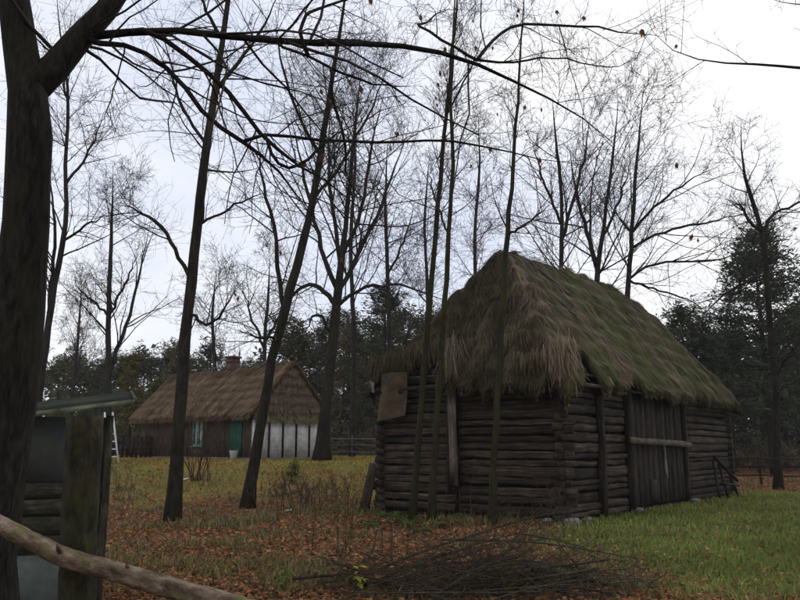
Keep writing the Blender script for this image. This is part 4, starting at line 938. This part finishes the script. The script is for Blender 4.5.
tag(mesh_np('far_wood', np.concatenate([V, v2]), [q] + [f + len(V) for f in f2], M['needle'], None, {'tint': tcol}), 'far dark conifer wood closing the view', 'wood', kind='stuff')
# undergrowth along the wood edge
C = []
for i in range(900):
    x = rng.uniform(-60, 900); Y = rng.uniform(50, 62) if x > 640 else rng.uniform(56, 66); p = on_ground(x, Y); C.append(p + [0, 0, rng.uniform(.1, 1.5)])
V, q, tcol = needles(rng, np.array(C), 26, .75, (.085, .07, .042), .035, 1.)
tag(mesh_np('undergrowth', V, q, M['needle'], None, {'tint': tcol}), 'brown and green brush along the foot of the wood', 'undergrowth', kind='stuff')

# ================================================================== shrubs and plants
def shrub(name, label, loc, n, h, spread, seed, mats, rmin=.005, kk=(5, 4), r0=.016, lean=.25):
    rng = np.random.default_rng(seed); root = empty(name, loc, 0, label, 'shrub')
    p0 = rng.normal(0, spread, (n, 3)) * np.array([1, 1, 0]); d = np.stack([rng.normal(0, lean, n), rng.normal(0, lean, n), np.ones(n)], 1)
    ln = h * rng.uniform(.6, 1.1, n); c, cr = lvl_curve(rng, p0, d, ln, np.full(n, r0), 8, .07, .03, .35)
    for i in range(n): V, fs = tubes(c[i:i + 1], cr[i:i + 1], 5); mesh_np('stem', V, fs, mats[0], root, smooth=True)
    tw = []; cur = (c, cr, ln)
    for k_ in kk:
        p, dd, l_, r_ = lvl_children(rng, *cur, k_, .3, 32, .4, .6, rmin); cc, rc = lvl_curve(rng, p, dd, l_, r_, 4, .12, .05, .5); tw.append(tubes(cc, rc, 3, False)); cur = (cc, rc, l_)
    V, fs = merge(tw); tag(mesh_np('twigs', V, fs, mats[1], root), kind='stuff')
    return root
shrub('bare_shrub', 'bare many-stemmed shrub in front of the cottage window', ground_at(197, 481), 18, 2.6, .2, 1, (M['twig_red'], M['twig_red']), .006, (5, 3), .016, .3)
shrub('bare_shrub', 'low brown dead shrub in the grass below the gable tree', ground_at(300, 512), 42, .85, .55, 2, (M['twig_red'], M['twig_red']), .005, (5, 3), .007, .4)
shrub('bare_shrub', 'thin upright dead stalks left of the brush pile', ground_at(352, 556), 9, 1.0, .3, 3, (M['twig'], M['twig']), .003, (4, 3), .006, .25)
shrub('bare_shrub', 'wispy bare shoots at the foot of the barn end wall', ground_at(448, 519), 10, 1.9, .35, 4, (M['twig_red'], M['twig_red']), .004, (3, 2), .008, .18)
shrub('bare_shrub', 'dead weeds at the near corner of the barn', bl(-.75, -.3), 12, .9, .2, 5, (M['brush'], M['twig_red']), .004, (4, 3), .008, .4)
shrub('bare_shrub', 'small bare shrub in the leaves right of the big trunk', ground_at(120, 505), 8, 1.1, .2, 6, (M['twig_red'], M['twig_red']), .004, (4, 3), .008, .3)
shrub('bare_shrub', 'dry bushy weeds left of the barn corner', ground_at(345, 506), 26, .85, .6, 7, (M['twig_red'], M['twig_red']), .004, (4, 3), .007, .35)
conifer('young_pine', 1.15, .05, .32, 21, (.05, .075, .022), 60, 14, .12, .01, 'knee-high young pine in the grass below the gable', None, ground_at(291, 494), 'spruce')
# ferns and seedlings
def fern(loc, label, seed, size, col, nf=9):
    rng = np.random.default_rng(seed); root = empty('fern', loc, 0, label, 'fern')
    for i in range(nf):
        a = rng.uniform(0, 6.3); ln = size * rng.uniform(.7, 1.15); t = np.linspace(0, 1, 12)
        ax = np.stack([np.cos(a) * ln * t * .8, np.sin(a) * ln * t * .8, ln * (.85 * t - .75 * t ** 2.3)], 1); sd_ = np.array([-math.sin(a), math.cos(a), 0]); V = []; Fc = []
        for k_ in range(1, 12):
            wl_ = .26 * ln * math.sin(math.pi * min(1, .12 + t[k_] * .9)) + .01
            for s in (-1, 1):
                b0 = len(V); c = ax[k_]; f = nrm(ax[k_] - ax[k_ - 1]); wv = f * .035 * ln
                V += [c - wv, c + sd_ * s * wl_ * .6 - wv + f * .06 * ln, c + sd_ * s * wl_ + f * .1 * ln - np.array([0, 0, .08 * ln]), c + wv]; Fc.append((b0, b0 + 1, b0 + 2, b0 + 3))
        V = np.array(V); cc = np.array(col) * rng.uniform(.65, 1.35)
        mesh_np('frond', V, np.array(Fc), M['grass'], root, {'tint': np.tile([*cc, 1], (len(V), 1))})
for i, (x, y, s, lb) in enumerate([(392, 519, .55, 'green fern at the left foot of the barn'), (405, 527, .5, 'green fern left of the leftmost sapling'), (447, 528, .45, 'dull fern right of the paired saplings'), (420, 533, .4, 'low fern between the two saplings'), (465, 519, .4, 'small fern under the nailed board of the barn'), (372, 528, .4, 'small fern in the leaves left of the barn')]):
    fern(ground_at(x, y), lb, i, s, (.055, .085, .02) if i != 2 else (.07, .07, .025))
def seedling(loc, label, seed, h, col):
    rng = np.random.default_rng(seed); root = empty('seedling', loc, 0, label, 'seedling')
    V, fs = tubes(np.array([[(0, 0, 0), (.02, .01, h * .5), (.01, -.02, h)]]), np.array([[.006, .005, .003]]), 5); mesh_np('stem', V, fs, M['brush'], root)
    for i in range(11):
        a = rng.uniform(0, 6.3); z = h * rng.uniform(.35, 1.05); s = rng.uniform(.07, .13); d = np.array([math.cos(a), math.sin(a), rng.uniform(-.3, .3)]); sd_ = np.array([-math.sin(a), math.cos(a), 0]); c = np.array([.01, 0, z])
        V = np.array([c, c + d * s * .5 + sd_ * s * .32, c + d * s * 1.1 - [0, 0, .02], c + d * s * .5 - sd_ * s * .32]); cc = np.array(col) * rng.uniform(.7, 1.3)
        mesh_np('leaf', V, np.array([(0, 1, 2, 3)]), M['grass'], root, {'tint': np.tile([*cc, 1], (4, 1))})
for i, (x, y, h, lb) in enumerate([(357, 597, .42, 'bright yellow-green seedling at the left end of the brush pile'), (284, 597, .3, 'green seedling in the foreground leaves left of the brush pile'), (500, 580, .5, 'yellow-green seedling poking through the brush pile'), (495, 548, .3, 'small green seedling behind the brush pile')]):
    seedling(ground_at(x, y), lb, i, h, (.26, .26, .035) if i != 1 else (.10, .15, .03))

# ================================================================== brush pile: single dead branches
PCn = ground_at(455, 597)
rng = np.random.default_rng(17)
def brush_branch(a, b, r0, seed, sag=.1, kt=7, label='dead branch tangled in the brush pile', grp='dead branches of the brush pile', name='dead_branch'):
    rg = np.random.default_rng(seed); a = np.array(a); b = np.array(b); Ln = np.linalg.norm(b - a)
    t = np.linspace(0, 1, 10)[:, None]; p = a + (b - a) * t + np.concatenate([rg.normal(0, .03, (10, 2)).cumsum(0) * .7, (np.sin(t * math.pi) * sag * Ln)], 1)
    p[:, 2] = np.maximum(p[:, 2], H(p[:, 0], p[:, 1]) + .01)
    rad = np.linspace(r0, r0 * .3, 10)
    o_ = p[0].copy(); parts = [tubes(p[None] - o_, rad[None], 6)]
    q, d, l_, r_ = lvl_children(rg, p[None], rad[None], np.array([Ln]), kt, .25, 38, .38, .5, .003); c, cr = lvl_curve(rg, q, d, l_, r_, 5, .14, -.02, .4)
    parts.append(tubes(c - o_, cr, 4, False))
    q, d, l2, r2 = lvl_children(rg, c, cr, l_, 4, .25, 38, .45, .6, .0025); c2, cr2 = lvl_curve(rg, q, d, l2, r2, 3, .16, .0, .5); parts.append(tubes(c2 - o_, cr2, 3, False))
    V, fs = merge(parts)
    o = mesh_np(name, V, fs, M['brush'], None, smooth=True); o.location = tuple(map(float, o_))
    return tag(o, label, 'branch', grp)
def bp(x, y, Y): return at(x, y, Y)
main = [((340, 588), (560, 512), 9.6, 10.6, .02, 'long pale-tipped branch rising over the left of the brush pile'), ((350, 592), (545, 528), 9.4, 10.2, .018, 'long branch lying just under the topmost of the brush pile'), ((440, 540), (640, 560), 10.2, 9.8, .018, 'branch pointing right along the top of the brush pile'), ((470, 560), (628, 575), 9.9, 9.6, .02, 'thick dark branch sticking out right of the brush pile'), ((500, 575), (652, 592), 9.5, 9.3, .016, 'low branch at the far right of the brush pile'), ((520, 534), (598, 556), 10.4, 10.3, .014, 'short arched branch at the back right of the brush pile')]
for i, (a, b, Ya, Yb, r_, lb) in enumerate(main): brush_branch(bp(*a, Ya), bp(*b, Yb), r_, 100 + i, .03, 9, lb, None)
for i in range(62):
    u = rng.uniform(-1, 1); cx = PCn[0] + .05 + 1.35 * u + rng.normal(0, .12); cy = PCn[1] + rng.normal(.1, .38); hmax = .5 * (1 - u * u * .7)
    an = rng.normal(.1, .75) + (math.pi if rng.random() < .4 else 0); ln = rng.uniform(.9, 2.3)
    dx, dy = math.cos(an) * ln / 2, math.sin(an) * ln * .45; z = float(H(cx, cy)) + rng.uniform(.02, hmax)
    brush_branch((cx - dx, cy - dy, max(float(H(cx - dx, cy - dy)) + .01, z - rng.uniform(0, .25))), (cx + dx, cy + dy, max(float(H(cx + dx, cy + dy)) + .02, z + rng.uniform(-.4, .35))), rng.choice([.007, .01, .014, .02, .032]), 200 + i, rng.uniform(-.02, .07), 9)

rg = np.random.default_rng(3); n = 800; u = rg.normal(0, .55, n); bx_ = PCn[0] + 1.35 * u; by_ = PCn[1] + rg.normal(.1, .35, n); bz_ = H(bx_, by_) + rg.uniform(.0, 1, n) * .5 * np.clip(1 - u * u * .6, .1, 1)
aa = rg.uniform(0, 6.3, n); c, cr = lvl_curve(rg, np.stack([bx_, by_, bz_], 1), np.stack([np.cos(aa), np.sin(aa) * .6, rg.normal(0, .3, n)], 1), rg.uniform(.2, .7, n), rg.uniform(.002, .006, n), 4, .15, -.03)
V, fs = tubes(c, cr, 3, False); tag(mesh_np('brush_twigs', V, fs, M['brush'], None), 'fine dark twigs filling the heart of the brush pile', 'twigs', kind='stuff')

# ================================================================== leaf litter and grass
def scatter(n, x0, x1, y0, y1, seed, power=1.6):
    rg = np.random.default_rng(seed); u = rg.random(n) ** power; y = y0 + (y1 - y0) * u; hw = 1.0 * (y * .56 + .5)
    x = rg.uniform(-1, 1, n) * hw
    return rg, x, y
rg, x, y = scatter(120000, 0, 0, 7.5, 46, 1, 1.7)
g, f, n, n2 = zones(x, y)
clump = fbm(x * .9, y * .9, 140, 3)
pk = (1 - .93 * g) * (1 - .8 * f) * sstep(.30, .62, clump + .25 * (1 - f) * .5)
pk = np.maximum(pk, sstep(28, 33, y) * sstep(8, 12, x) * (1 - g))
ok = (rg.random(len(x)) < pk + .05) & ~in_barn(x, y, .1) & ~in_cottage(x, y, .1)
x, y = x[ok], y[ok]; m_ = len(x)
sz = rg.uniform(.018, .048, m_) * (1 + .02 * y); z = H(x, y) + rg.uniform(.012, .04, m_)
a = rg.uniform(0, 6.3, m_); tilt = rg.normal(0, .35, (m_, 2))
ux = np.stack([np.cos(a), np.sin(a), tilt[:, 0]], 1); uy = np.stack([-np.sin(a), np.cos(a), tilt[:, 1]], 1); P = np.stack([x, y, z], 1)
s_ = sz[:, None]
V = np.stack([P - ux * s_, P - uy * s_ * .55 + [0, 0, .012], P + ux * s_ * 1.05, P + uy * s_ * .6 + [0, 0, .014]], 1).reshape(-1, 3)
pal = np.array([(.115, .066, .036), (.15, .085, .042), (.085, .052, .032), (.20, .092, .035), (.062, .042, .028), (.17, .12, .07), (.21, .075, .028)])
ci = rg.choice(7, m_, p=[.25, .17, .22, .07, .16, .10, .03]); c = pal[ci] * rg.uniform(.7, 1.3, (m_, 1)) * np.array([1.85, 1.5, 1.25])
tag(mesh_np('fallen_leaves', V, np.arange(m_ * 4).reshape(-1, 4), M['leafy'], None, {'tint': np.concatenate([np.repeat(c, 4, 0), np.ones((m_ * 4, 1))], 1)}), 'brown and rust fallen oak leaves covering the clearing', 'leaves', kind='stuff')
def grass(nm, label, n, seed, wfun, hfun, cfun, power=1.7, wd=.006):
    rg, x, y = scatter(n, 0, 0, 7.8, 48, seed, power)
    w_ = wfun(x, y); ok = (rg.random(n) < w_) & ~in_barn(x, y, .12) & ~in_cottage(x, y, .1)
    x, y = x[ok], y[ok]; m_ = len(x); h = hfun(x, y) * rg.uniform(.5, 1.35, m_); wdt = wd * (1 + .07 * y) * rg.uniform(.6, 1.3, m_)
    a = rg.uniform(0, 6.3, m_); dx = np.stack([np.cos(a), np.sin(a), np.zeros(m_)], 1); sdv = np.stack([-np.sin(a), np.cos(a), np.zeros(m_)], 1)
    P = np.stack([x, y, H(x, y) - .01], 1); ln = (h * rg.uniform(.2, .9, m_))[:, None]; up = np.array([0, 0, 1.]) * h[:, None]; w2 = wdt[:, None]
    V = np.stack([P - sdv * w2, P + sdv * w2, P + dx * ln * .35 + up * .6 + sdv * w2 * .7, P + dx * ln * .35 + up * .6 - sdv * w2 * .7, P + dx * ln + up * .9 + sdv * w2 * .15, P + dx * ln + up * .9 - sdv * w2 * .15], 1).reshape(-1, 3)
    k_ = np.arange(m_)[:, None] * 6; q = np.concatenate([k_ + np.array([[0, 1, 2, 3]]), k_ + np.array([[3, 2, 4, 5]])])
    c = cfun(x, y, rg) * rg.uniform(.7, 1.3, (m_, 1))
    tag(mesh_np(nm, V, q, M['grass'], None, {'tint': np.concatenate([np.repeat(c, 6, 0), np.ones((m_ * 6, 1))], 1)}), label, 'grass', kind='stuff')
def c_green(x, y, rg):
    n = fbm(x * .8, y * .8, 61, 3)[:, None]; k = (rg.random(len(x)) < .12 + .45 * sstep(.5, .7, fbm(x * .5, y * .5, 68, 3)))[:, None]
    return np.where(k, np.array([.19, .165, .065]), np.array([.148, .19, .040]) * (.35 + 1.25 * n))
grass('barn_grass', 'green grass growing in front of the barn door', 120000, 5, lambda x, y: zones(x, y)[0] * .95, lambda x, y: .06 + .10 * fbm(x * .6, y * .6, 8, 3), c_green, 1.15)
def c_far(x, y, rg):
    n = fbm(x * .5, y * .5, 62, 3)[:, None]; k = np.clip(rg.random((len(x), 1)) + 1.1 * (.5 - fbm(x * .28, y * .28, 67, 3)[:, None]), 0, 1)
    return np.where(k < .35, np.array([.36, .205, .066]), np.where(k < .68, np.array([.34, .31, .074]), np.array([.21, .26, .052]))) * (.45 + .9 * n) * (1 - .35 * sstep(.45, .6, fbm(x * .3, y * .3, 65, 3))[:, None] * np.array([-.1, .55, .5]))
grass('meadow_grass', 'yellow-green rough grass before the cottage', 90000, 6, lambda x, y: zones(x, y)[1] * .95, lambda x, y: .05 + .09 * fbm(x * .6, y * .6, 9, 3), c_far, .75)
def w_tuft(x, y):
    g, f, n, n2 = zones(x, y); t = fbm(x * .8, y * .8, 64, 3); return (1 - g) * (1 - f) * (sstep(.50, .68, t) * .9 + .05)
def c_tuft(x, y, rg):
    k = rg.random((len(x), 1)); return np.where(k < .5, np.array([.20, .145, .08]), np.array([.085, .115, .028]))
grass('tuft_grass', 'sparse tufts of dry and green grass among the leaves', 100000, 7, w_tuft, lambda x, y: .10 + .14 * fbm(x * .9, y * .9, 10, 3), c_tuft, 1.5)
# tall dead stalks
def w_st(x, y): return sstep(.5, .7, fbm(x * .5, y * .5, 66, 2)) * sstep(-6, -2, x) * (1 - sstep(2, 4, x)) * sstep(13, 16, y) * (1 - sstep(21, 26, y)) + .01
grass('dry_stalks', 'tall thin dry stalks standing in the clearing', 9000, 8, w_st, lambda x, y: np.full(len(x), .5), lambda x, y, rg: np.tile([.10, .068, .042], (len(x), 1)), 1.0, .0035)
# little litter
for x, y, lb in ((185, 481, 'small white scrap lying near the bare shrub'), (288, 513, 'small white rag in the low dead shrub')):
    p = ground_at(x, y); o = plank(None, p + [-.08, 0, .05], p + [.09, .02, .08], (0, 1, .2), .1, .02, M['white'], 'litter_scrap', .02, 2); tag(o, lb, 'scrap')

# ================================================================== thin autumn haze
hz = bpy.data.materials.new('thin_haze'); hz.use_nodes = True; hn = hz.node_tree; hn.nodes.clear()
pv = N(hn, 'ShaderNodeVolumePrincipled'); pv.inputs['Density'].default_value = .00035; pv.inputs['Color'].default_value = (.97, .97, 1, 1); pv.inputs['Anisotropy'].default_value = .2
ho = N(hn, 'ShaderNodeOutputMaterial'); L(hn, pv.outputs[0], ho.inputs['Volume'])
tag(box(None, -1010, 1010, -510, 1960, -1.6, 30, hz, 'haze'), 'thin pale haze softening the far wood', 'haze', kind='stuff')
